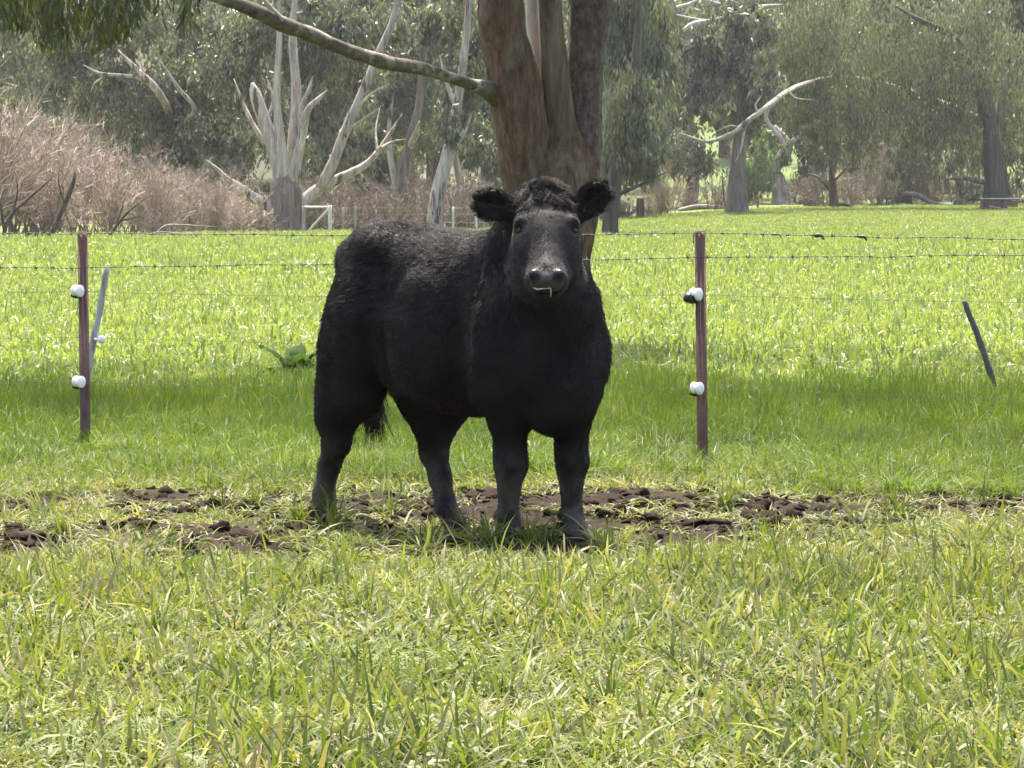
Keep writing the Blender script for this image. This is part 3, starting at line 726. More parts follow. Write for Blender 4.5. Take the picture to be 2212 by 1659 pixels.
    for i, (x, y, k) in enumerate(spots):
        r = empty("background_gum", (x, y, float(gz(x, y))), label=rank[(x, y, k)], cat="tree", group="back row of far gums")
        r.rotation_euler.z = i * 2.4; s = 1 + .25 * math.sin(i * 5.1); r.scale = (s, s, s)
        obj("trunk", tr, parent=r); obj("crown", crowns[k], parent=r)
    for i, (x, y, k) in enumerate(OUT_GUMS):
        r = empty("background_gum", (x, y, float(gz(x, y))), label="far gum standing beyond the edge of the view", cat="tree", group="gums beyond the edges of the view")
        r.rotation_euler.z = i * 1.7; s = 1.05 + .25 * math.sin(i * 3.1); r.scale = (s, s, s)
        obj("trunk", tr, parent=r); obj("crown", crowns[k], parent=r)

ORD = "first second third fourth fifth sixth seventh eighth ninth tenth eleventh twelfth thirteenth fourteenth fifteenth sixteenth seventeenth eighteenth nineteenth twentieth".split()
def order(items, key):
    """Rank words along a key, from the left."""
    idx = sorted(range(len(items)), key=lambda i: key(items[i])); out = [None] * len(items)
    for k, i in enumerate(idx): out[i] = ORD[k]
    return out

OUT_GUMS = [(-52, 236, 0), (-60, 262, 1), (-68, 240, 0), (-78, 268, 1), (-56, 305, 0), (-72, 310, 1), (-88, 290, 0), (64, 250, 2), (72, 275, 0), (82, 262, 1), (70, 320, 2), (90, 300, 0)]
def twig_bush(seed, h, w, n_stem, n_twig, lean=.45):
    """Bare shrub: stems fan from the base and fork into fine twigs. Local coordinates."""
    g = np.random.default_rng(seed); V, Q, R_ = [], [], []
    def strip(a, b, wa, wb, r):
        t = nrm(b - a); s = nrm(np.cross(t, g.normal(size=3))); o = len(V)
        V.extend([a - s * wa, a + s * wa, b + s * wb, b - s * wb]); Q.append((o, o + 1, o + 2, o + 3)); R_.extend([r] * 4)
    nodes = []
    for i in range(n_stem):
        p = np.array([g.normal(0, w * .14), g.normal(0, w * .14), 0.]); az = g.random() * 6.28; th = abs(g.normal(0, lean))
        d = np.array([math.sin(th) * math.cos(az), math.sin(th) * math.sin(az), math.cos(th)]); L = h * g.uniform(.5, .95); k = 6; r = g.random()
        for j in range(k):
            q = p + d * L / k; wd = .035 * (1 - j / k) + .008
            strip(p, q, wd, wd * .8, r * .4); nodes.append((q, d, r, j / k)); p = q
            d = nrm(d + g.normal(0, .13, 3) + [0, 0, .04])
    for i in range(n_twig):
        p, d, r, t = nodes[g.integers(len(nodes))]
        dd = nrm(d + g.normal(0, .5, 3)); L = h * g.uniform(.06, .22) * (1.2 - .5 * t)
        q = p + dd * L; strip(p, q, .011, .007, .3 + .7 * g.random())
        for _ in range(2):
            e = nrm(dd + g.normal(0, .45, 3)); a = p + dd * L * g.uniform(.3, 1); strip(a, a + e * L * g.uniform(.4, .8), .008, .004, .3 + .7 * g.random())
    return np.array(V), np.array(Q), dict(r=R_)

def build_thicket():
    def tm(name, cols):
        m, nt, b = new_mat(name)
        c = ramp(nt, attr(nt, "r"), [(i / (len(cols) - 1), x) for i, x in enumerate(cols)])
        oi = nt.nodes.new("ShaderNodeObjectInfo")
        c = mixc(nt, math_n(nt, 'MULTIPLY', oi.outputs["Random"], .5), c, (.20, .15, .11))
        nt.links.new(c, b.inputs["Base Color"]); b.inputs["Roughness"].default_value = .8
        return m
    M1 = tm("pinkish brown twigs", [(.09, .064, .05), (.24, .175, .135), (.39, .30, .235), (.52, .42, .335)])
    M2 = tm("grey-brown twigs", [(.05, .04, .032), (.13, .10, .08), (.22, .18, .14), (.30, .26, .2)])
    big = [mesh_np("twigs", *(lambda b: (b[0], b[1], M1, False, b[2]))(twig_bush(i, 5.0, 3.2, 30, 1250))) for i in range(3)]
    low = [mesh_np("twigs", *(lambda b: (b[0], b[1], M2, False, b[2]))(twig_bush(10 + i, 2.4, 3.0, 26, 1300, .75))) for i in range(3)]
    g = np.random.default_rng(31)
    def put(px, d, me, s, label, group):
        x = (px - 1106) * d / F_PX; r = empty("bare_shrub", (x, d, float(gz(x, d)) - .03), label=label, cat="shrub", group=group)
        r.rotation_euler.z = g.random() * 6.28; r.scale = (s, s, s * g.uniform(.85, 1.1)); obj("twigs", me, parent=r, kind="stuff")
    n = 0
    A_ = [(-60, 138, 1.25), (15, 141, 1.3), (75, 148, 1.2), (130, 140, .95), (185, 150, 1.0), (240, 143, .8), (290, 152, .85), (345, 146, .62), (400, 155, .75), (455, 150, .6), (110, 168, 1.35), (505, 160, .62)]
    for px, d, s in [(-150, 142, 1.2), (-230, 150, 1.3), (-320, 144, 1.1), (-420, 152, 1.3), (-520, 146, 1.2)]:
        put(px, d, big[px % 3], s, "leafless brown shrub beyond the left edge of the view", "shrubs beyond the edge of the view")
    for (px, d, s), o_ in zip(A_, order(A_, lambda t: t[0])):
        put(px, d, big[n % 3], s, "leafless pinkish-brown shrub, %s from the left in the tall thicket" % o_, "brown thicket shrubs"); n += 1
    B_ = [(330, 141, .6), (400, 148, .6), (460, 152, .7), (520, 163, .8), (560, 168, .7), (560, 185, 1.3), (690, 186, 1.3), (745, 182, 1.1), (790, 188, 1.4), (835, 183, 1.1), (905, 186, 1.2), (960, 184, 1.2), (1010, 188, 1.3), (1050, 184, 1.0), (1085, 190, 1.3), (660, 194, 1.5), (880, 200, 1.7), (1020, 205, 1.8), (760, 205, 1.9), (440, 172, 1.5), (500, 180, 1.6), (380, 168, 1.4)]
    for rw, nm in (([t for t in B_ if t[0] < 600], "left"), ([t for t in B_ if t[0] >= 600], "right")):
        for (px, d, s), o_ in zip(rw, order(rw, lambda t: t[0])):
            put(px, d, low[n % 3], s, "low grey-brown brush, %s from left among the brush %s of the massive gum" % (o_, nm), "undergrowth below the gums"); n += 1
    C_ = [(1560, 250, 1.5), (1620, 262, 1.3), (1490, 255, 1.1), (1770, 250, 1.7), (1835, 246, 1.5), (1900, 252, 1.6), (1950, 262, 1.9), (2010, 266, 1.5), (2085, 262, 1.6), (1440, 232, 1.0), (1345, 226, .9), (1400, 240, 1.1), (1740, 262, 1.9), (1870, 275, 2.1), (2180, 262, 1.5), (1300, 240, 1.2), (2050, 280, 2.2)]
    for (px, d, s), o_ in zip(C_, order(C_, lambda t: t[0])):
        put(px, d, (low + big)[n % 4], s * .8, "thin brown brush, %s along the far field edge right of the cow" % o_, "brush on the right"); n += 1
    # dark bare saplings at the left edge of the field
    for lab, d, stems in [
        ("dark broken sapling leaning right at the field's left edge", 127, [[(98, 520, .10), (118, 490, .10), (140, 440, .10), (158, 395, .085), (163, 368, .07)], [(140, 440, .05), (128, 400, .03), (126, 370, .02)]]),
        ("thin forked sapling beside the left edge of the view", 128, [[(4, 520, .09), (20, 470, .08), (60, 430, .06), (95, 400, .04), (118, 380, .02)], [(10, 505, .06), (2, 450, .05), (-6, 400, .03)], [(30, 455, .04), (38, 410, .03), (32, 370, .015)]]),
        ("leaning bare sapling just behind the rusty post", 130, [[(228, 516, .07), (250, 490, .06), (275, 460, .05), (305, 435, .03), (330, 420, .015)], [(250, 490, .035), (262, 455, .03), (270, 425, .015)], [(262, 476, .03), (292, 470, .02), (315, 462, .01)]]),
        ("low twisted sapling under the pinkish brush on the left", 126, [[(66, 522, .08), (80, 500, .08), (72, 480, .05), (60, 465, .02)], [(60, 522, .09), (57, 495, .07), (50, 470, .03)], [(84, 515, .04), (110, 488, .03), (150, 470, .012)]])]:
        P = [pxpath(s, d, .5, i) for i, s in enumerate(stems)]
        b = np.array([P[0][0, 0], d, float(gz(P[0][0, 0], d))])
        r = empty("bare_sapling", tuple(b), label=lab, cat="sapling")
        for i, p in enumerate(P):
            p[:, :3] -= b
            if i == 0: p[0, 2] = -.1
            v, f = tube(p, 14, 7, .1, 3, i); obj("stem", mesh_np("stem", v, f, BARK_DARK, True), parent=r)

def box_mesh(x0, x1, y0, y1, z0, z1):
    V = np.array([(x, y, z) for z in (z0, z1) for x, y in ((x0, y0), (x1, y0), (x1, y1), (x0, y1))], float)
    Q = np.array([(0, 3, 2, 1), (4, 5, 6, 7), (0, 1, 5, 4), (1, 2, 6, 5), (2, 3, 7, 6), (3, 0, 4, 7)])
    return V, [Q]

def build_far_bits():
    # far fence: white strainer, brace and thin posts
    d = 166.0
    def gp(px, dd): x = (px - 1106) * dd / F_PX; return np.array([x, dd, float(gz(x, dd))])
    W = bark_mat("weathered white timber", [(.30, .29, .27), (.5, .49, .46), (.66, .65, .62)], 5, (1, 1, .2), .4, .02)
    GP = bark_mat("weathered grey timber", [(.12, .105, .09), (.25, .225, .2), (.36, .335, .3)], 5, (1, 1, .2), .5, .02)
    b = gp(713, d)
    r = empty("far_fence", tuple(b), label="distant post fence with white braced strainer below the big gum", cat="fence")
    def bar(name, a, c, rad, m, root, o): 
        v, f = tube(np.array([[*(np.array(a) - o), rad], [*(np.array(c) - o), rad * .9]]), 6, 8, .05, 2, int(abs(a[0]) * 7))
        obj(name, mesh_np(name, v, f, m, True), parent=root)
    bar("post", b - [0, 0, .2], PX(713, 443, d), .10, W, r, b)
    bar("rail", PX(658, 447, d + 1.5), PX(712, 447, d), .05, W, r, b)
    bar("brace", PX(663, 503, d + 1.5), PX(710, 450, d), .055, W, r, b)
    bar("post", gp(656, d + 1.5) - [0, 0, .2], PX(656, 444, d + 1.5), .09, GP, r, b)
    for px, top, rad in [(768, 445, .06), (742, 448, .05), (812, 452, .05), (928, 447, .055), (940, 449, .055), (979, 447, .06), (1029, 460, .07), (1046, 470, .06), (1085, 455, .06)]:
        dd = d + (px - 713) * .035
        bar("post", gp(px, dd) - [0, 0, .2], PX(px + (px % 3 - 1), top, dd), rad, (W if px % 2 else GP), r, b)
    for z in (.45, .85, 1.2):
        V, F = [], []
        A = gp(656, d + 1.5) + [0, 0, z]; B = gp(1100, d + 13.5) + [0, 0, z]
        v, f = tube(np.array([[*(A - b), .006], [*(B - b), .006]]), 4, 4, 0); obj("wire", mesh_np("wire", v, f, GP), parent=r)
    # right: posts and stumps
    for px, top, dd, rad, dark, lab in [(1383, 428, 222, .28, 1, "thick dark timber post standing right of the cow's raised ear"), (1327, 445, 224, .16, 0, "pale weathered post beside the trunk right of the cow's ear"),
                              (1569, 433, 232, .24, 0, "pale broken stump with a dark rod at the far field edge"), (1636, 433, 246, .07, 1, "thin far post in front of the gap in the trees"),
                              (1698, 463, 232, .07, 1, "short thin post at the foot of the pinkish trunk"), (1783, 466, 228, .08, 1, "short dark post left of the small dark-trunked tree"),
                              (1912, 455, 236, .05, 1, "thin post in the dry grass below the olive gum"), (2068, 430, 250, .35, 1, "dark blackened stump left of the rusty stock yard")]:
        p = gp(px, dd); t = PX(px + 1, top, dd)
        v, f = tube(np.array([[0, 0, -.2, rad * 1.1], [0, 0, (t[2] - p[2]) * .5, rad], [t[0] - p[0], 0, t[2] - p[2], rad * .85]]), 10, 9, .12, 3, px)
        if rad > .2: 
            o = empty("old_stump", tuple(p), label=lab, cat="stump"); obj("wood", mesh_np("wood", v, f, BARK_DARK if dark else GP, True), parent=o)
            if px == 1569:
                v, f = tube(np.array([[*(PX(1565, 436, dd) - p), .06], [*(PX(1562, 405, dd) - p), .05], [*(PX(1560, 372, dd) - p), .03]]), 8, 6, .1); obj("rod", mesh_np("rod", v, f, BARK_DARK, True), parent=o)
        else:
            o = obj("fence_post", mesh_np("fence_post", v, f, BARK_DARK if dark else GP, True), label=lab, cat="post"); o.location = tuple(p)
    # fallen logs
    for lab, dd, pts, m in [("long bleached log arching over the dry grass near the rusty yard", 258, [(1950, 417, .14), (1985, 422, .2), (2010, 438, .18), (2024, 455, .18), (2027, 464, .16)], GP),
                        ("forked pale log beside the blackened stump", 256, [(2036, 432, .08), (2042, 444, .12), (2056, 450, .14), (2072, 452, .14)], BARK_DEAD),
                        ("low fallen trunk lying behind the pale stump", 252, [(1466, 452, .22), (1500, 448, .2), (1540, 447, .16), (1566, 449, .12)], GP),
                        ("pale fallen branch in the thicket behind the rusty post", 134, [(330, 500, .03), (355, 489, .045), (390, 486, .035), (425, 488, .03), (468, 490, .02)], GP),
                        ("thin fallen branch low at the edge of the brown thicket", 132, [(300, 506, .03), (340, 502, .03), (400, 505, .03), (440, 503, .02)], GP),
                        ("grey fallen branch leaning by the thick dark post", 226, [(1340, 478, .1), (1358, 464, .1), (1378, 450, .07), (1392, 441, .04)], GP)]:
        p = pxpath(pts, dd, 1.0, int(pts[0][0])); o = np.array([p[0, 0], dd, float(gz(p[0, 0], dd))]); 
        p[:, 2] = np.maximum(p[:, 2], o[2] + p[:, 3] * .4); p[-1 if "arching" in lab else 0, 2] = o[2] + .05; p[:, :3] -= o
        v, f = tube(p, 20, 9, .12, 3, 5); ob = obj("fallen_log", mesh_np("fallen_log", v, f, m, True), label=lab, cat="log"); ob.location = tuple(o)
    # rusty stock yard on the right
    R = bark_mat("rusty sheet iron", [(.06, .035, .028), (.13, .075, .055), (.20, .12, .085), (.27, .175, .13)], 2.5, (.4, 1, 2.5), .5, .02)
    d = 224.0; p = gp(2120, d); s = d / F_PX
    top = PX(2120, 431, d)[2] - p[2]
    y = empty("stock_yard", tuple(p), label="rusty brown sheet-iron stock yard corner at the right edge", cat="stock yard")
    w = 50 * s
    for x in (0, w, 94 * s):
        obj("post", mesh_np("post", *box_mesh(x - .09, x + .09, -.06, .12, -.2, top + .02), R), parent=y)
    n = 7; hgt = (top - .12) / n
    for i in range(n):
        obj("board", mesh_np("board", *box_mesh(.09, w - .09, 0, .045 + .01 * (i % 2), .05 + i * hgt, .05 + (i + .93) * hgt), R), parent=y)
    for i in range(3, n):
        obj("board", mesh_np("board", *box_mesh(w + .09, 90 * s - .09, 2.0, 2.05, .05 + i * hgt, .05 + (i + .93) * hgt), R), parent=y)
    obj("rail", mesh_np("rail", *box_mesh(-.15, 140 * s, -.10, .15, top + .022, top + .10), W), parent=y)
    v, f = tube(np.array([[14 * s, -.35, top * .45, .05], [94 * s, -.5, -.05, .05]]), 6, 6, .05); obj("brace", mesh_np("brace", v, f, GP, True), parent=y)
# ------------------------------------------------------------------ the wire fence
def build_fence():
    RUST, nt, b = new_mat("rusted steel picket")
    geo = nt.nodes.new("ShaderNodeNewGeometry")
    c = ramp(nt, noise(nt, 14, 6, .7, geo.outputs["Position"], (1, 1, .5)), [(.3, (.05, .023, .016)), (.5, (.10, .047, .034)), (.7, (.14, .075, .055)), (.85, (.20, .13, .10))])
    nt.links.new(c, b.inputs["Base Color"]); b.inputs["Roughness"].default_value = .75; bump(nt, b, noise(nt, 90, 4, .7, geo.outputs["Position"]), .4, .004)
    WIRE, nt, b = new_mat("weathered fence wire"); b.inputs["Base Color"].default_value = (.035, .028, .022, 1); b.inputs["Metallic"].default_value = .0; b.inputs["Roughness"].default_value = .6
    PLAIN, nt, b = new_mat("galvanised plain wire"); b.inputs["Base Color"].default_value = (.07, .075, .055, 1); b.inputs["Metallic"].default_value = 0; b.inputs["Roughness"].default_value = .8
    WHITE, nt, b = new_mat("white porcelain"); b.inputs["Base Color"].default_value = (.78, .76, .72, 1); b.inputs["Roughness"].default_value = .3
    BLACK, nt, b = new_mat("black plastic"); b.inputs["Base Color"].default_value = (.015, .016, .016, 1); b.inputs["Roughness"].default_value = .4
    A = PX(185, 970, 18.26); Bp = PX(1518, 1000, 17.27)
    A[2] = float(gz(A[0], A[1])); Bp[2] = float(gz(Bp[0], Bp[1]))
    dv = Bp - A; dv[2] = 0
    root = empty("wire_fence", tuple(Bp), label="rusty steel-post fence with barbed and plain wires behind the cow", cat="fence")
    o = Bp
    def picket(at, top_px, dd, hgt):
        t = PX(*top_px, dd); h = hgt
        lean = (t[0] - at[0]) / max(t[2] - at[2], .1)
        # Y section: two flanges facing the camera, one behind
        w, th = .027, .0028
        prof = []
        for ang in (PI + .03, -.03, PI / 2):
            ca, sa = math.cos(ang), math.sin(ang); prof.append((ca, sa))
        V, F = [], []
        for ca, sa in prof:
            L = w if abs(sa) < .5 else .024
            k = len(V); nx, ny = -sa, ca
            for z in (-.3, h):
                for l, t2 in ((0.0, -th), (L, -th * .6), (L, th * .6), (0.0, th)):
                    V.append((ca * l + nx * t2 + lean * z, sa * l + ny * t2, z + (.0015 * len(F))))
            F += [np.array([(k, k + 1, k + 5, k + 4), (k + 1, k + 2, k + 6, k + 5), (k + 2, k + 3, k + 7, k + 6), (k + 3, k, k + 4, k + 7), (k + 4, k + 5, k + 6, k + 7)])]
        p = obj("post", mesh_np("post", np.array(V), np.concatenate(F), RUST), parent=root)
        p.location = tuple(at - o); return p, lean
    def insulator(post, lean, z, cover=False):
        """A white reel on a black clip, on the left face of a post."""
        def reel(c, ax, rad, th, name, mat, par):
            pr = [(0, rad * .30), (th * .08, rad * .8), (th * .3, rad), (th * .7, rad), (th * .92, rad * .8), (th, rad * .30)]
            pts = np.array([[*(np.array(c) + np.array(ax) * a), r] for a, r in pr]); seg = 18
            T = nrm(np.array(ax)); u = nrm(np.cross(T, (0, 0, 1))); wv = np.cross(T, u); a = np.linspace(0, 2 * PI, seg, endpoint=False)
            V = (pts[:, None, :3] + (u * np.cos(a)[:, None] + wv * np.sin(a)[:, None])[None] * pts[:, 3][:, None, None]).reshape(-1, 3)
            n = len(pts); i = (np.arange(n - 1)[:, None] * seg + np.arange(seg)).ravel(); j = (np.arange(n - 1)[:, None] * seg + (np.arange(seg) + 1) % seg).ravel()
            Q = np.stack([i, j, j + seg, i + seg], -1); V = np.concatenate([V, [pts[0, :3], pts[-1, :3]]]); q = np.arange(seg)
            Tt = np.concatenate([np.stack([np.full(seg, len(V) - 2), (q + 1) % seg, q], -1), np.stack([np.full(seg, len(V) - 1), q + (n - 1) * seg, (q + 1) % seg + (n - 1) * seg], -1)])
            return obj(name, mesh_np(name, V, [Q, Tt], mat, True), parent=par)
        x = lean * z; ax = nrm(np.array([.82, -.56, 0]))
        core = reel((x - .046, -.025, z), ax, .014, .045, "insulator", BLACK, post)
        reel(np.array((x - .052, -.022, z + .002)), ax, .030, .028, "reel", WHITE, core)
        reel(np.array((x - .052, -.022, z)) + ax * .034, ax, .033, .026, "reel", WHITE, core)
        v, f = tube(np.array([[*(np.array((x - .052, -.022, z - .012)) + ax * .0588), .0014], [*(np.array((x - .052, -.022, z + .012)) + ax * .0588), .0018]]), 5, 6, 0)
        obj("slot", mesh_np("slot", v, f, PLAIN, True), parent=core)
        v, f = tube(np.array([[x - .05, -.02, z - .018, .020], [x - .035, -.028, z - .030, .020 if cover else .012], [x - .02, -.03, z - .02, .012]]), 8, 8, .05)
        obj("clip", mesh_np("clip", v, f, BLACK, True), parent=core)
        if cover:
            v, f = tube(np.array([[x - .075, -.03, z + .005, .012], [x - .066, -.036, z - .012, .030], [x - .052, -.036, z - .028, .026], [x - .045, -.03, z - .045, .008]]), 10, 10, .08)
            obj("clip", mesh_np("clip", v, f, BLACK, True), parent=core)
    ptop_r = PX(1512, 499, 17.27)[2] - Bp[2]; ptop_l = PX(178, 501, 18.26)[2] - A[2]
    pr, lr = picket(Bp, (1512, 499), 17.27, ptop_r); pl, ll = picket(A, (178, 501), 18.26, ptop_l)
    insulator(pr, lr, .855 - Bp[2], True); insulator(pr, lr, .379 - Bp[2]); insulator(pl, ll, .847 - A[2]); insulator(pl, ll, .361 - A[2])
    C = Bp + dv; D = A - dv
    for at in (C, D):
        at[2] = float(gz(at[0], at[1]))
        pp = bpy.data.objects.new("post", pr.data); link(pp, parent=root); pp.location = tuple(at - o)
    # wires: heights at the four posts D, A, B, C and the sag in each bay
    def zpath(hs, sag, n=40):
        P = []
        for (p, q), (h0, h1) in zip(((D, A), (A, Bp), (Bp, C)), zip(hs[:-1], hs[1:])):
            t = np.linspace(0, 1, n, endpoint=False)
            xy = p[None, :2] * (1 - t)[:, None] + q[None, :2] * t[:, None]
            z = h0 + (h1 - h0) * t - sag * 4 * t * (1 - t)
            P.append(np.concatenate([xy, z[:, None]], 1))
        P = np.concatenate(P + [np.array([[C[0], C[1], hs[-1]]])])
        P[:, 1] -= .034
        return P - o
    g = np.random.default_rng(17)
    def barbed(hs, sag, blobs=()):
        P = zpath(hs, sag); parts = []
        L = np.concatenate([[0], np.cumsum(np.linalg.norm(np.diff(P, axis=0), axis=1))])
        n = int(L[-1] / .012); s = np.linspace(0, L[-1], n)
        C_ = np.stack([np.interp(s, L, P[:, k]) for k in range(3)], -1)
        C_[:, 2] += .004 * n2(s, s * 0, 3.0, 50) + .002 * n2(s, s * 0, 11.0, 51)
        T = nrm(np.gradient(C_, axis=0)); u = nrm(np.cross(T, (0, 0, 1))); w = np.cross(T, u)
        for ph in (0, PI):
            off = (u * np.cos(s * 110 + ph)[:, None] + w * np.sin(s * 110 + ph)[:, None]) * .0016
            R3 = []
            for a in (0, 2.09, 4.19):
                R3.append(C_ + off + (u * math.cos(a) + w * math.sin(a)) * .0015)
            V = np.stack(R3, 1).reshape(-1, 3); i = np.arange(n - 1) * 3
            parts.append((V, [np.concatenate([np.stack([i + a, i + (a + 1) % 3, i + 3 + (a + 1) % 3, i + 3 + a], -1) for a in range(3)])]))
        sb = .05
        while sb < L[-1]:
            k = int(sb / L[-1] * (n - 1)); c = C_[k]
            for m_ in range(4):
                a = g.random() * 6.28; dr = nrm(u[k] * math.cos(a) + w[k] * math.sin(a) + T[k] * g.normal(0, .45)); q = c + T[k] * g.uniform(-.008, .008)
                parts.append(tube(np.array([[*(q - dr * .004), .0021], [*(q + dr * .019), .0009]]), 2, 4, 0))
            parts.append(tube(np.array([[*(c - T[k] * .009), .0042], [*(c + T[k] * .009), .0042]]), 2, 5, 0))
            sb += .112 + g.normal(0, .012)
        for sx, rr in blobs:
            k = int(np.argmin(np.abs(C_[:, 0] + o[0] - sx))); parts.append(tube(np.array([[*(C_[k] - T[k] * .03), rr * .3], [*(C_[k] - T[k] * .01), rr], [*(C_[k] + T[k] * .015), rr * .9], [*(C_[k] + T[k] * .03 - [0, 0, .02]), rr * .2]]), 8, 6, .3))
        v, f = join(parts); obj("barbed_wire", mesh_np("barbed_wire", v, f, WIRE), parent=root)
    barbed((1.17, 1.155, 1.166, 1.13), .012, ((1.32, .006), (1.53, .010), (1.74, .010)))
    barbed((.955, .972, 1.043, 1.085), .004)
    def plain(hs, sag, r=.0016):
        P = zpath(hs, sag, 14); P[:, 0] -= .03; v, f = tube(np.concatenate([P, np.full((len(P), 1), r)], 1), 120, 5, 0)
        obj("plain_wire", mesh_np("plain_wire", v, f, PLAIN, True), parent=root)
    plain((.83, .845, .853, .84), .02, .0012); plain((.58, .60, .605, .59), .02, .0009); plain((.35, .361, .378, .36), .015, .0011)
    # tie wires round the post tops and the short iron dropper left of the right post
    for at, zt in ((Bp, ptop_r), (A, ptop_l)):
        P = []
        for k in range(22):
            a = k / 21 * 4 * PI; P.append([*(at - o + [.03 * math.cos(a) + (PX(1512, 499, 17.27)[0] - Bp[0] if at is Bp else PX(178, 501, 18.26)[0] - A[0]), .028 * math.sin(a), zt - .012 + .010 * math.sin(a * .7)]), .0016])
        v, f = tube(np.array(P), 60, 5, 0); obj("tie_wire", mesh_np("tie_wire", v, f, PLAIN, True), parent=root)
    q0, q1 = PX(1497, 501, 17.28) - o, PX(1498, 526, 17.28) - o
    v, f = tube(np.array([[*q0, .003], [*q1, .0035]]), 6, 6, .1); obj("dropper", mesh_np("dropper", v, f, RUST, True), parent=root)
    # leaning sticks in the pasture
    STICK = bark_mat("bleached grey stick", [(.16, .14, .12), (.36, .335, .30), (.56, .53, .49), (.66, .63, .58)], 22, (1, 1, .12), .8, .008)
    DARKST = bark_mat("dark grey stick", [(.05, .045, .04), (.11, .10, .095), (.18, .165, .155)], 22, (1, 1, .12), .8, .008)
    for lab, dd, pts, m in [("bleached wooden stake leaning behind the left rusty post", 20.4, [(171, 918, 7), (190, 808, 7), (203, 730, 8), (212, 690, 7), (221, 635, 7.5), (231, 577, 5.5)], STICK),
                        ("short dark stick leaning left in the pasture at right", 22.0, [(2170, 885, 7), (2136, 795, 7), (2112, 725, 7), (2096, 685, 6.5), (2083, 650, 5.5)], DARKST)]:
        P = np.array([[*PX(x, y, dd), r * dd / F_PX] for x, y, r in pts]); b0 = P[0, :3].copy(); b0[2] = float(gz(b0[0], b0[1])); P[0, 2] = b0[2] - .1; P[:, :3] -= b0
        v, f = tube(P, 26, 9, .14, 3, 3, .1)
        if "bleached" in lab:
            e = empty("leaning_stake", tuple(b0), label=lab, cat="stake"); obj("wood", mesh_np("wood", v, f, m, True), parent=e)
            q = PX(216, 733, dd - .03) - b0
            v, f = tube(np.array([[*(q - [.035, 0, 0]), .008], [*(q - [.012, 0, 0]), .012], [*(q + [.004, -.004, 0]), .024], [*(q + [.022, -.008, 0]), .022], [*(q + [.03, -.01, 0]), .008]]), 14, 12, 0)
            obj("insulator", mesh_np("insulator", v, f, WHITE, True), parent=e)
        else:
            e = obj("leaning_stick", mesh_np("leaning_stick", v, f, m, True), label=lab, cat="stick"); e.location = tuple(b0)

def build_weed():
    """Broad-leaved dock growing beyond the fence, left of the cow."""
    LF, nt, b = new_mat("dock leaf"); 
    c = ramp(nt, attr(nt, "r"), [(0, (.035, .09, .006)), (.5, (.06, .13, .01)), (1, (.12, .19, .02))]); nt.links.new(c, b.inputs["Base Color"]); b.inputs["Roughness"].default_value = .6; b.inputs["Specular IOR Level"].default_value = .2
    tr = nt.nodes.new("ShaderNodeBsdfTranslucent"); nt.links.new(c, tr.inputs[0]); mx = nt.nodes.new("ShaderNodeMixShader"); mx.inputs[0].default_value = .5
    nt.links.new(b.outputs[0], mx.inputs[1]); nt.links.new(tr.outputs[0], mx.inputs[2]); nt.links.new(mx.outputs[0], nt.nodes["Material Output"].inputs[0])
    d = 24.6; p = PX(635, 834, d); p[2] = float(gz(p[0], d)) + .09; root = empty("dock_plant", tuple(p), label="broad-leaved dock weed in the pasture left of the cow", cat="weed")
    g = np.random.default_rng(4)
    for i in range(22):
        az = i * 2.4 + g.normal(0, .3); L = g.uniform(.16, .34); wd = L * g.uniform(.30, .42); th = g.uniform(.45, 1.3); n = 9
        V, R_ = [], []; q = np.array([0, 0, 0.]); 
        for k in range(n):
            t = k / (n - 1); a = th + t * .8
            dr = np.array([math.cos(az) * math.sin(a), math.sin(az) * math.sin(a), math.cos(a)])
            s = np.array([-math.sin(az), math.cos(az), 0]); up = np.cross(s, dr)
            w = wd * .5 * math.sin(PI * min(1, .04 + t * .98)) ** .7 if t > .18 else .006
            wav = .012 * math.sin(t * 14 + i)
            V += [q - s * w + up * (.02 + wav), q, q + s * w + up * (.02 - wav)]; q = q + dr * L / n * (1.5 if t < .2 else 1)
        Q = []
        for k in range(n - 1):
            for c_ in (0, 1): Q.append((k * 3 + c_, k * 3 + c_ + 1, k * 3 + c_ + 4, k * 3 + c_ + 3))
        obj("leaf", mesh_np("leaf", np.array(V), np.array(Q), LF, True, dict(r=np.full(len(V), g.random()))), parent=root)
# ------------------------------------------------------------------ the young black cow
# Body frame: x forward, y to its left, z up; origin on the ground between the fore feet.
COW_YAW = math.radians(40)
COW_POS = np.array([0.115, 13.30, 0.0])
hx = np.array([math.sin(COW_YAW), -math.cos(COW_YAW), 0.0])      # heading in the world
lx = np.array([math.cos(COW_YAW), math.sin(COW_YAW), 0.0])       # its left in the world
B2W = np.stack([hx, lx, [0, 0, 1.0]], 1)
def w2b(p): return (np.asarray(p, float) - COW_POS) @ B2W
def w2bd(v): return np.asarray(v, float) @ B2W

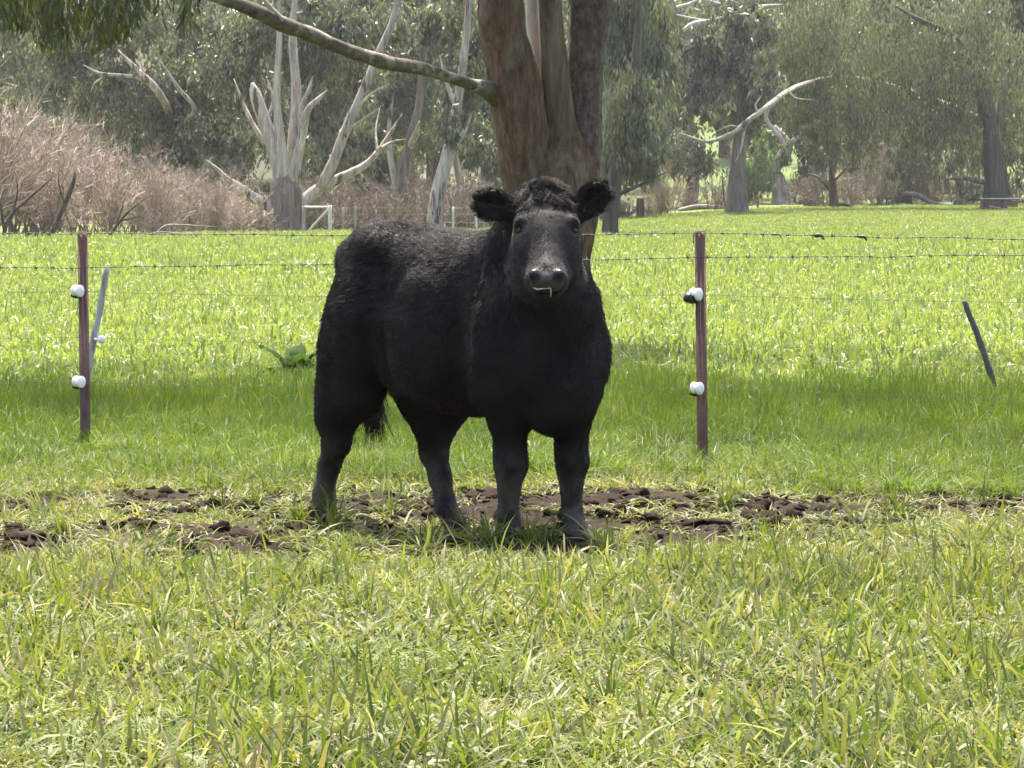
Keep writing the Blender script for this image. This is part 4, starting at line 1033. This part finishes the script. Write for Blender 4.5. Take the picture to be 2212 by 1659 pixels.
class Field:
    def __init__(s, lo, hi, h):
        s.lo, s.h = np.array(lo, float), h
        s.n = np.ceil((np.array(hi) - s.lo) / h).astype(int) + 1
        s.D = np.full(s.n, 0.3, np.float32)
    def sub(s, lo, hi):
        a = np.clip(np.floor((np.asarray(lo) - s.lo) / s.h).astype(int), 0, s.n - 1)
        b = np.clip(np.ceil((np.asarray(hi) - s.lo) / s.h).astype(int) + 1, 1, s.n)
        sl = tuple(slice(i, j) for i, j in zip(a, b))
        ax = [s.lo[i] + s.h * np.arange(a[i], b[i]) for i in range(3)]
        return sl, np.stack(np.meshgrid(*ax, indexing='ij'), -1).astype(np.float32)
    def put(s, sl, d, k, cut=False):
        o = s.D[sl]
        if cut: o, d = -o, d
        h = np.maximum(k - np.abs(o - d), 0) / k
        r = np.minimum(o, d) - h * h * k * 0.25
        s.D[sl] = -r if cut else r
    def cone(s, a, b, ra, rb, k=0.05, flat=None):
        """Rounded cone; flat = (axis vector, factor) squeezes it along an axis."""
        a, b = np.asarray(a, np.float32), np.asarray(b, np.float32)
        m = max(ra, rb) * (1.0 if flat is None else max(1, 1 / flat[1])) + k + 0.03
        sl, P = s.sub(np.minimum(a, b) - m, np.maximum(a, b) + m)
        ab = b - a; q = P - a
        if flat is not None:
            ax = nrm(flat[0]).astype(np.float32)
            ab2 = ab + ax * (ab @ ax) * (1 / flat[1] - 1)
            q = q + (q @ ax)[..., None] * ax * (1 / flat[1] - 1)
            ab = ab2
        t = np.clip(q @ ab / (ab @ ab), 0, 1)
        d = np.linalg.norm(q - t[..., None] * ab, axis=-1) - (ra + (rb - ra) * t)
        s.put(sl, d, k)
    def ell(s, c, r, R=np.eye(3), k=0.05, cut=False):
        c = np.asarray(c, np.float32); r = np.asarray(r, np.float32); R = np.asarray(R, np.float32)
        ext = np.sqrt(((R * r) ** 2).sum(1)) + k + 0.03
        sl, P = s.sub(c - ext, c + ext)
        q = (P - c) @ R
        k0 = np.linalg.norm(q / r, axis=-1); k1 = np.linalg.norm(q / (r * r), axis=-1) + 1e-6
        s.put(sl, k0 * (k0 - 1) / k1, k, cut)
    def chain(s, pts, k=0.05, flat=None):
        for (a, ra), (b, rb) in zip(pts[:-1], pts[1:]):
            s.cone(a, b, ra, rb, k, flat)
    def mesh(s):
        D = s.D; n = np.array(D.shape)
        ins = D < 0
        c = [ins[i:n[0]-1+i, j:n[1]-1+j, l:n[2]-1+l] for i in (0, 1) for j in (0, 1) for l in (0, 1)]
        cnt = sum(x.astype(np.int8) for x in c)
        act = (cnt > 0) & (cnt < 8)
        idx = np.full(act.shape, -1, np.int64); ci = np.argwhere(act); idx[act] = np.arange(len(ci))
        acc = np.zeros((len(ci), 3)); num = np.zeros(len(ci))
        corners = np.array([(i, j, l) for i in (0, 1) for j in (0, 1) for l in (0, 1)])
        for ax in range(3):
            for cr in corners[corners[:, ax] == 0]:
                a = ci + cr; b = a.copy(); b[:, ax] += 1
                da = D[a[:, 0], a[:, 1], a[:, 2]]; db = D[b[:, 0], b[:, 1], b[:, 2]]
                m = (da < 0) != (db < 0)
                t = da[m] / (da[m] - db[m])
                p = cr + np.zeros((m.sum(), 3)); p[:, ax] += t
                acc[m] += p; num[m] += 1
        V = s.lo + s.h * (ci + acc / num[:, None])
        Q = []
        for ax in range(3):
            u, v = (ax + 1) % 3, (ax + 2) % 3
            a = ins.take(range(0, n[ax] - 1), ax); b = ins.take(range(1, n[ax]), ax)
            e = np.argwhere(a != b)
            e = e[(e[:, u] > 0) & (e[:, v] > 0) & (e[:, u] < n[u] - 1) & (e[:, v] < n[v] - 1)]
            q = []
            for du, dv in ((-1, -1), (0, -1), (0, 0), (-1, 0)):
                f = e.copy(); f[:, u] += du; f[:, v] += dv
                q.append(idx[f[:, 0], f[:, 1], f[:, 2]])
            q = np.stack(q, 1)
            flip = ~a[e[:, 0], e[:, 1], e[:, 2]]
            q[flip] = q[flip][:, ::-1]
            Q.append(q)
        return V, np.concatenate(Q)

def build_cow():
    G = Field((-1.55, -0.42, -0.12), (0.75, 0.45, 1.55), 0.0095)
    # --- torso: stations x, top, bottom, half width
    st = np.array([(-1.36, 1.02, .90, .03), (-1.30, 1.13, .80, .10), (-1.22, 1.185, .68, .165), (-1.10, 1.215, .61, .215), (-.98, 1.222, .62, .235),
                   (-.82, 1.208, .615, .238), (-.62, 1.19, .535, .265), (-.42, 1.178, .475, .28), (-.22, 1.175, .455, .262),
                   (-.06, 1.15, .44, .235), (.06, 1.06, .43, .205), (.15, .97, .45, .165), (.22, .86, .53, .10), (.26, .76, .62, .03)])
    st[:, 0] = np.where(st[:, 0] < -.6, -.6 + (st[:, 0] + .6) * .80, st[:, 0])
    sl, P = G.sub((-1.5, -.4, .3), (.4, .4, 1.4))
    X = P[..., 0]; xs = X[:, 0, 0]
    top, bot, hw = (np.interp(xs, st[:, 0], st[:, i]) for i in (1, 2, 3))
    ker = np.ones(7) / 7
    top, bot, hw = (np.convolve(np.pad(a, 3, 'edge'), ker, 'valid') for a in (top, bot, hw))
    zc = (bot + (top - bot) * 0.52)[:, None, None]; hh = ((top - bot) / 2)[:, None, None]; hw = np.maximum(hw, .01)[:, None, None]
    zz = (P[..., 2] - zc) / hh; yy = np.abs(P[..., 1]) / hw
    # broad loin, rounded belly
    e = 2.35
    rr = (np.abs(zz) ** e + yy ** e) ** (1 / e)
    d = (rr - 1) * np.minimum(hh, hw)
    d = np.maximum(d, np.maximum(xs[:, None, None] - .26, -1.21 - xs[:, None, None]))
    G.put(sl, d.astype(np.float32), .04)
    # spine dip, hooks, pins, thurl
    for s in (-1, 1):
        G.ell((-.85, s * .165, 1.14), (.09, .06, .055), k=.09)           # hooks
        G.ell((-1.12, s * .085, 1.085), (.055, .045, .06), k=.07)           # pins
        G.ell((-.02, s * .145, .78), (.15, .112, .25), k=.08)              # shoulder
        G.ell((.10, s * .135, .70), (.08, .085, .12), k=.08)              # point of shoulder
        G.ell((-.17, s * .095, 1.01), (.12, .07, .15), k=.09)              # shoulder blade
    G.ell((.13, 0, .56), (.13, .125, .145), k=.08)                         # brisket
    G.ell((-.55, 0, .70), (.35, .27, .22), k=.1)                            # barrel
    for s in (-1, 1):
        G.ell((-.235, s * .305, .80), (.035, .055, .26), k=.07, cut=True)       # groove behind the shoulder
        G.ell((-.70, s * .285, .98), (.11, .05, .09), k=.10, cut=True)          # hollow of the flank
        G.ell((-.66, s * .275, .66), (.035, .045, .13), k=.07, cut=True)        # fold before the stifle
        G.ell((-.42, s * .245, .80), (.14, .05, .20), k=.10)                    # ribs
    # --- neck
    for s in (-1, 1): G.ell((-.06, s * .165, .74), (.11, .095, .24), k=.05)    # shoulder muscle
    poll = w2b((0.125, 13.12, 1.33))
    G.chain([((-.17, 0, 1.02), .145), (poll * .5 + np.array([-.08, -.02, 1.03]) * .5 + [0, 0, .01], .125), (poll + w2bd((0, .06, -.04)), .105)], .09)
    thr = w2b((0.125, 13.07, 1.13))
    G.chain([((.02, 0, .79), .20), (np.array([.11, -.045, .93]), .155), (thr, .11)], .09)
    # --- fore legs
    def fore(s, foot, knee, elbow):
        kn = np.array(knee); ft = np.array(foot); el = np.array(elbow)
        fet = ft + (kn - ft) * .36 + [-.012, 0, .0]
        G.chain([(el + [-.03, 0, .10], .135), (el + [-.01, 0, 0], .122), (el * .5 + kn * .5 + [.004, 0, .03], .075), (kn + [0, 0, .06], .055), (kn + [.006, 0, 0], .059), (kn + [0, 0, -.05], .045),
                 (kn + (fet - kn) * .55, .037), (fet, .042)], .03)
        G.cone(fet, ft + [.012, 0, .055], .038, .038, .02)
        for t in (-1, 1):                                                  # two claws
            G.cone(ft + [.0, t * .024, .045], ft + [.035, t * .022, .022], .034, .024, .012)
        G.ell(fet + [-.045, .02, -.01], (.018, .014, .02), k=.02); G.ell(fet + [-.045, -.02, -.01], (.018, .014, .02), k=.02)
    fore(-1, (-.075, -.095, -.015), (-.055, -.115, .295), (-.045, -.135, .60))
    fore(1, (.075, .11, -.015), (.045, .115, .30), (.015, .135, .60))
    # --- hind legs
    def hind(s, foot, hock, stifle, hip):
        ft, hk, sf, hp = map(np.array, (foot, hock, stifle, hip))
        fet = ft + (hk - ft) * .30 + [-.015, 0, 0]
        G.chain([(hp, .16), (sf * .6 + hp * .4 + [-.05, 0, 0], .155), (sf + [-.06, 0, -.01], .115)], .07)
        G.chain([(hp + [-.10, -.0 * s, -.05], .13), (hk * .38 + hp * .62 + [-.05, 0, -.03], .128), (hk * .70 + hp * .30 + [-.02, 0, 0], .10), (hk + [-.02, 0, .07], .07)], .08)
        G.chain([(sf + [-.04, 0, 0], .105), (sf * .45 + hk * .55 + [.03, 0, .01], .10), (hk + [.015, 0, .05], .070), (hk + [.004, 0, -.05], .052),
                 (hk + (fet - hk) * .55, .040), (fet, .043)], .035)
        G.ell(hk + [-.05, 0, .035], (.032, .032, .05), k=.04)               # point of hock
        G.cone(fet, ft + [.012, 0, .055], .040, .040, .02)
        for t in (-1, 1):
            G.cone(ft + [.0, t * .025, .045], ft + [.035, t * .022, .022], .036, .025, .012)
    hind(-1, (-1.215, -.165, -.005), (-1.125, -.155, .37), (-.845, -.17, .73), (-.90, -.11, .93))
    hind(1, (-.645, .085, -.045), (-.80, .10, .34), (-.77, .15, .66), (-.90, .11, .93))
    # --- tail
    tail = [(-1.13, 0, 1.165), (-1.165, .005, 1.125), (-1.18, .02, 1.0), (-1.19, .055, .85), (-1.21, .09, .70), (-1.24, .125, .55)]
    G.cone((-1.07, 0, 1.175), tail[0], .055, .042, .05)
    G.chain(list(zip(map(np.array, tail), (.042, .036, .03, .026, .024, .022))), .02)
    # --- head. u runs from poll to muzzle, v out of the face, w to its left
    u = nrm(w2bd((-.01, -.69, -.72))); w = nrm(w2bd((1, -.02, 0))); v = nrm(np.cross(w, u)); 
    if w2bd((0, -1, 0)) @ v < 0: v = -v
    H0 = w2b((0.133, 13.07, 1.365))
    R = np.stack([u, v, w], 1)
    def h(a, b, c=0.0): return H0 + u * a * 1.04 + v * b + w * c
    G.ell(h(.075, -.075), (.105, .095, .108), R, .05)
    G.ell(h(.015, -.045), (.05, .06, .075), R, .05)                         # poll tuft
    G.ell(h(.15, -.065), (.10, .07, .112), R, .05)                          # forehead
    G.cone(h(.16, -.07), h(.36, -.07), .088, .062, .05)                     # nose bridge
    G.ell(h(.385, -.075), (.060, .064, .068), R, .035)                      # muzzle
    G.ell(h(.425, -.055), (.03, .045, .058), R, .02)                        # nose pad
    for s in (-1, 1):
        G.cone(h(.17, -.16, s * .058), h(.35, -.12, s * .036), .070, .046, .05)   # cheek and jaw
        G.ell(h(.20, -.11, s * .085), (.09, .07, .04), R, .04)
        G.ell(h(.143, -.03, s * .098), (.030, .028, .024), R, .025)         # brow
        G.ell(h(.188, -.065, s * .106), (.026, .022, .018), R, .015)         # eyelid
        G.ell(h(.175, -.022, s * .112), (.024, .026, .022), R, .012, cut=True)   # eye hollow
        G.ell(h(.408, -.018, s * .050), (.022, .020, .02), R, .02)           # nostril wing
        G.ell(h(.432, -.012, s * .040), (.017, .026, .0145), R, .006, cut=True)
    G.ell(h(.415, -.122), (.032, .026, .045), R, .03)                         # lower lip
    # mouth line
    G.ell(h(.462, -.098), (.03, .012, .07), R, .012, cut=True)
    # ears
    def ear(base, tip, wid, n, s):
        base, tip = np.array(base), np.array(tip); L = np.linalg.norm(tip - base)
        e1 = (tip - base) / L; e3 = nrm(n - e1 * (n @ e1)); e2 = np.cross(e3, e1)
        E = np.stack([e1, e2, e3], 1); c = (base + tip) / 2
        G.ell(c + e1 * .012, (L / 2, wid / 2, .024), E, .02)
        G.cone(base - e1 * .04, base + e1 * .03, .036, .036, .03)
        G.ell(c + e1 * .014 + e3 * .022, (L / 2 * .82, wid / 2 * .74, .024), E, .012, cut=True)
        return c, E, L
    cw = lambda p: w2b(p)
    e_r = ear(w2b((0.018, 13.11, 1.285)), w2b((-.140, 13.10, 1.318)), .125, w2bd((-.15, -1, -.1)), -1)
    e_l = ear(w2b((0.248, 13.11, 1.272)), w2b((.365, 13.11, 1.372)), .12, w2bd((.25, -1, -.15)), 1)
    V, Q = G.mesh()
    # relax a little
    n = len(V)
    for it in range(3):
        acc = np.zeros_like(V); cnt = np.zeros(n)
        for i in range(4):
            a, b = Q[:, i], Q[:, (i + 1) % 4]
            for k in range(3):
                acc[:, k] += np.bincount(a, V[b, k], n) + np.bincount(b, V[a, k], n)
            cnt += np.bincount(a, minlength=n) + np.bincount(b, minlength=n)
        V = V * .5 + .5 * acc / cnt[:, None]
    return V, Q, dict(h=h, R=R, u=u, v=v, w=w, tail=tail, ears=(e_r, e_l))

def vnormals(V, Q):
    fn = np.cross(V[Q[:, 2]] - V[Q[:, 0]], V[Q[:, 3]] - V[Q[:, 1]])
    N = np.zeros_like(V)
    for i in range(4):
        for k in range(3):
            N[:, k] += np.bincount(Q[:, i], fn[:, k], len(V))
    return nrm(N), np.linalg.norm(fn, axis=1) * .5

def finish_cow():
    V, Q, I = build_cow()
    N, A = vnormals(V, Q)
    root = empty("cow", tuple(COW_POS), label="young black cow with fluffy ears standing on muddy grass facing the camera", cat="cow")
    root.rotation_euler.z = math.atan2(hx[1], hx[0])
    h, u, v, w = I["h"], I["u"], I["v"], I["w"]
    # --- coat regions
    rel = V - h(0, 0); hu, hv, hw = rel @ u / 1.04, rel @ v, rel @ w
    onhead = (hu > -.12) & (hu < .55) & (np.abs(hw) < .17) & (hv > -.26) & (V[:, 0] > -.2) & (V[:, 2] > .9)
    nose = onhead * sst(.385, .408, hu) * sst(-.09, -.07, hv) * sst(.066, .052, np.abs(hw))
    nost = np.minimum(*[np.linalg.norm((V - h(.43, -.02, s * .040)), axis=1) for s in (-1, 1)])
    nose = nose * sst(.016, .024, nost); lips = onhead * sst(.38, .42, hu) * sst(-.085, -.11, hv)
    mud = np.maximum(sst(.44, .14, V[:, 2]) * sst(-.55, .30, vnoise(V, 9, 2) + .45 * vnoise(V, 28, 3)),
                     sst(-.90, -1.0, V[:, 0]) * sst(1.02, 1.14, V[:, 2]) * sst(.05, .6, vnoise(V * [1, 1, 1.5], 14, 4) + .5 * vnoise(V, 40, 5)))
    mud = np.maximum(mud, .8 * sst(.06, .02, np.linalg.norm((V - w2b(PX(795, 588, 14.15))) * [1, .6, 1], axis=1) - .03) * (vnoise(V, 45, 6) > -.05))
    mud = np.maximum(mud, .10 * sst(-.1, .6, vnoise(V, 3.5, 7) + .4 * vnoise(V, 11, 8)))
    hoof = sst(.055, .035, V[:, 2] - np.where(V[:, 1] > 0, np.where(V[:, 0] < -.4, -.045, -.015), -.01))
    bm_, nt, b = new_mat("black hide")
    c = mixc(nt, attr(nt, "mud"), (.006, .0048, .004), (.06, .047, .036))
    c = mixc(nt, attr(nt, "hoof"), c, (.035, .032, .03))
    c = mixc(nt, attr(nt, "nose"), c, (.032, .027, .025))
    nt.links.new(c, b.inputs["Base Color"])
    r = mixc(nt, attr(nt, "nose"), (.7, .7, .7), (.32, .32, .32)); nt.links.new(r, b.inputs["Roughness"])
    b.inputs["Specular IOR Level"].default_value = .35
    bump(nt, b, noise(nt, 160, 3, .6), .25, .004)
    obj("body", mesh_np("body", V, Q, bm_, True, dict(mud=mud, hoof=hoof, nose=nose)), parent=root)
    # --- eyes
    EYE, nt, b = new_mat("dark eye"); b.inputs["Base Color"].default_value = (.006, .004, .003, 1); b.inputs["Roughness"].default_value = .25; b.inputs["Specular IOR Level"].default_value = .25
    for s in (-1, 1):
        c0 = h(.173, -.046, s * .100)
        n_, m_ = 14, 9; th = np.linspace(0, PI, m_); ph = np.linspace(0, 2 * PI, n_, endpoint=False)
        S = np.array([(math.sin(t) * math.cos(p), math.sin(t) * math.sin(p), math.cos(t)) for t in th for p in ph]) * .0165
        i = (np.arange(m_ - 1)[:, None] * n_ + np.arange(n_)).ravel(); j = (np.arange(m_ - 1)[:, None] * n_ + (np.arange(n_) + 1) % n_).ravel()
        obj("eye", mesh_np("eye", S + c0, np.stack([i, j, j + n_, i + n_], -1), EYE, True), parent=root)
    # --- saliva at the lips
    SAL, nt, b = new_mat("saliva"); b.inputs["Base Color"].default_value = (.42, .40, .34, 1); b.inputs["Roughness"].default_value = .25
    parts = []
    def wb(px, py, d): return w2b(PX(px, py, d))
    ms = float((COW_POS + B2W @ h(.455, -.07))[1])
    parts.append(tube(np.array([[*wb(1152, 621, ms), .001], [*wb(1160, 625, ms - .01), .0026], [*wb(1168, 624, ms - .012), .0022], [*wb(1178, 623, ms - .014), .002], [*wb(1190, 622, ms - .016), .0016]]), 12, 7, .3, 3, 1))
    parts.append(tube(np.array([[*wb(1188, 620, ms - .012), .002], [*wb(1190, 627, ms - .012), .0022], [*wb(1190, 634, ms - .012), .0016], [*wb(1189, 641, ms - .012), .001]]), 10, 6, .2, 3, 2))
    vv, ff = join(parts); obj("saliva", mesh_np("saliva", vv, ff, SAL, True), parent=root)
    # --- coat: fine hair strands
    g = np.random.default_rng(77)
    T = np.concatenate([Q[:, [0, 1, 2]], Q[:, [0, 2, 3]]])
    ar = np.linalg.norm(np.cross(V[T[:, 1]] - V[T[:, 0]], V[T[:, 2]] - V[T[:, 0]]), axis=1)
    dens = 1 + 1.2 * onhead + .8 * (V[:, 2] < .5)
    dens = dens * (1 - .985 * np.maximum(np.maximum(nose, .9 * lips), np.maximum(hoof, sst(.03, .02, nost) * onhead)))
    wt = ar * dens[T].mean(1); n = 150000
    f = g.choice(len(T), n, p=wt / wt.sum()); a, b2 = g.random(n), g.random(n); k = a + b2 > 1; a[k], b2[k] = 1 - a[k], 1 - b2[k]
    t0, t1, t2 = T[f].T
    def li(X): return (X[t0].T * (1 - a - b2) + X[t1].T * a + X[t2].T * b2).T
    p = li(V); nn = nrm(li(N)); head = li(onhead.astype(float)) > .5; mudp = li(mud)
    HU, HV, HW = li(hu), li(hv), li(hw)
    er, el = I["ears"]
    def near_ear(e): 
        q = (p - e[0]) @ e[1]; return (np.abs(q[:, 0]) < e[2] * .62) & (np.abs(q[:, 1]) < .09) & (np.abs(q[:, 2]) < .05), q
    fl = np.tile(np.array([-.75, 0, -.65]), (n, 1))                                  # back and down over the body
    fl[:, 0] += .5 * vnoise(p, 3.2, 11); fl[:, 2] += .5 * vnoise(p, 3.6, 12); fl[:, 1] += .4 * vnoise(p, 3.1, 13)
    leg = p[:, 2] < .55; fl[leg] = np.array([-.15, 0, -1]) + .3 * g.normal(size=(leg.sum(), 3))
    neck = (p[:, 0] > -.1) & (p[:, 2] > .55) & ~head; fl[neck] = np.array([-.2, 0, -1.0]) + .6 * np.stack([vnoise(p[neck], 6, s) for s in (14, 15, 16)], -1)
    fl[head] = u * .8 + .25 * w * np.sign(HW[head])[:, None]
    pollm = head & (HU < .13); sw = np.stack([vnoise(p[pollm], 22, s) for s in (17, 18, 19)], -1); fl[pollm] = u * .35 + sw * 2.0
    L = .017 + .012 * g.random(n); L = L + .010 * (vnoise(p, 7, 20) > .15)
    L[leg] = (.007 + .012 * sst(.15, .45, p[leg, 2])) * (.7 + .6 * g.random(leg.sum()))
    L[head] = .006 + .004 * g.random(head.sum()); L[pollm] = .007 + (.020 + .016 * g.random(pollm.sum())) * sst(.13, .05, HU[pollm])
    under = (nn[:, 2] < -.4) & ~leg; L[under] *= 1.5
    up = np.full(n, .42)
    for e in (er, el):
        m, q = near_ear(e)
        L[m] = .018 + .016 * g.random(m.sum()); fl[m] = e[1][:, 0] * .9 + .5 * np.sign(q[m, 1])[:, None] * e[1][:, 1]; up[m] = .7
    up[head & ~pollm] = .25; up[pollm] = .6
    fl = fl - nn * (fl * nn).sum(1, keepdims=True); fl = nrm(fl)
    cl = np.stack([.75 * vnoise(p, 40, s) + .6 * vnoise(p * [1, 1, .6], 17, s + 9) for s in (21, 22, 23)], -1)
    d1 = nrm(fl + nn * up[:, None] + .30 * cl + .16 * g.normal(size=(n, 3)))
    d2 = nrm(fl + nn * up[:, None] * .35 + .45 * cl + .2 * g.normal(size=(n, 3)))
    pts = np.stack([p - nn * .003, p + d1 * (L * .5)[:, None], p + d1 * (L * .5)[:, None] + d2 * (L * .5)[:, None]], 1)
    rad = np.tile(np.array([.00085, .0007, .00018]), (n, 1)) * (1 + .25 * g.random((n, 1)))
    # tail switch
    tl = np.array(I["tail"][-1]); m = 900
    ang = g.random(m) * 6.28; rr = .028 * np.sqrt(g.random(m)); z0 = g.uniform(0, .16, m)
    s0 = tl + np.stack([rr * np.cos(ang) - .0 * z0, rr * np.sin(ang) - .18 * z0, z0], -1)
    ln = g.uniform(.16, .30, m)[:, None]; dr = nrm(np.stack([g.normal(0, .13, m) - .03, g.normal(.06, .13, m), -np.ones(m)], -1))
    tp = np.stack([s0, s0 + dr * ln * .5, s0 + dr * ln * .5 + nrm(dr + .14 * g.normal(size=(m, 3))) * ln * .5], 1)
    def hair(name, P3, R3, mt, mu):
        hc = bpy.data.hair_curves.new(name); hc.add_curves([3] * len(P3))
        hc.attributes["position"].data.foreach_set("vector", P3.astype(np.float32).ravel())
        ra = hc.attributes.get("radius") or hc.attributes.new("radius", 'FLOAT', 'POINT')
        ra.data.foreach_set("value", R3.astype(np.float32).ravel())
        at = hc.attributes.new("mud", 'FLOAT', 'POINT'); at.data.foreach_set("value", np.repeat(mu, 3).astype(np.float32))
        hc.materials.append(mt); return obj(name, hc, parent=root)
    HM, nt, b = new_mat("black coat hair")
    c = mixc(nt, attr(nt, "mud"), (.0062, .0041, .0026), (.10, .08, .062)); nt.links.new(c, b.inputs["Base Color"])
    b.inputs["Roughness"].default_value = .48; b.inputs["Specular IOR Level"].default_value = .17
    hair("coat", pts, rad, HM, np.clip(mudp * g.uniform(.3, 1.2, n), 0, 1))
    hair("tail_switch", tp, np.tile(np.array([.0014, .0012, .0003]), (m, 1)), HM, np.zeros(m))

def build_haze():
    m = bpy.data.materials.new("hazy air"); m.use_nodes = True; nt = m.node_tree; nt.nodes.clear()
    pv = nt.nodes.new("ShaderNodeVolumePrincipled"); out = nt.nodes.new("ShaderNodeOutputMaterial")
    pv.inputs["Color"].default_value = (.92, .95, 1.0, 1); pv.inputs["Density"].default_value = HAZE; pv.inputs["Anisotropy"].default_value = .35
    nt.links.new(pv.outputs[0], out.inputs["Volume"])
    obj("haze", mesh_np("haze", *box_mesh(-1000, 1000, -80, 1600, -8, 150), m), kind="stuff", label="thin pale haze in the air over the paddocks", cat="haze")

HAZE = .00010
def main():
    global FEET
    FEET = []
    for q in ((-.075, -.095, -.015), (.075, .11, -.015), (-1.215, -.165, -.005), (-.645, .085, -.045)):
        p = COW_POS + B2W @ np.array(q); FEET.append((p[0], p[1], q[2] + .012))
    build_ground()
    build_far_trees(); build_main_tree(); build_thicket()
    build_far_bits(); build_fence(); build_weed()
    finish_cow()
    build_clods(); build_grass(); build_haze()

main()
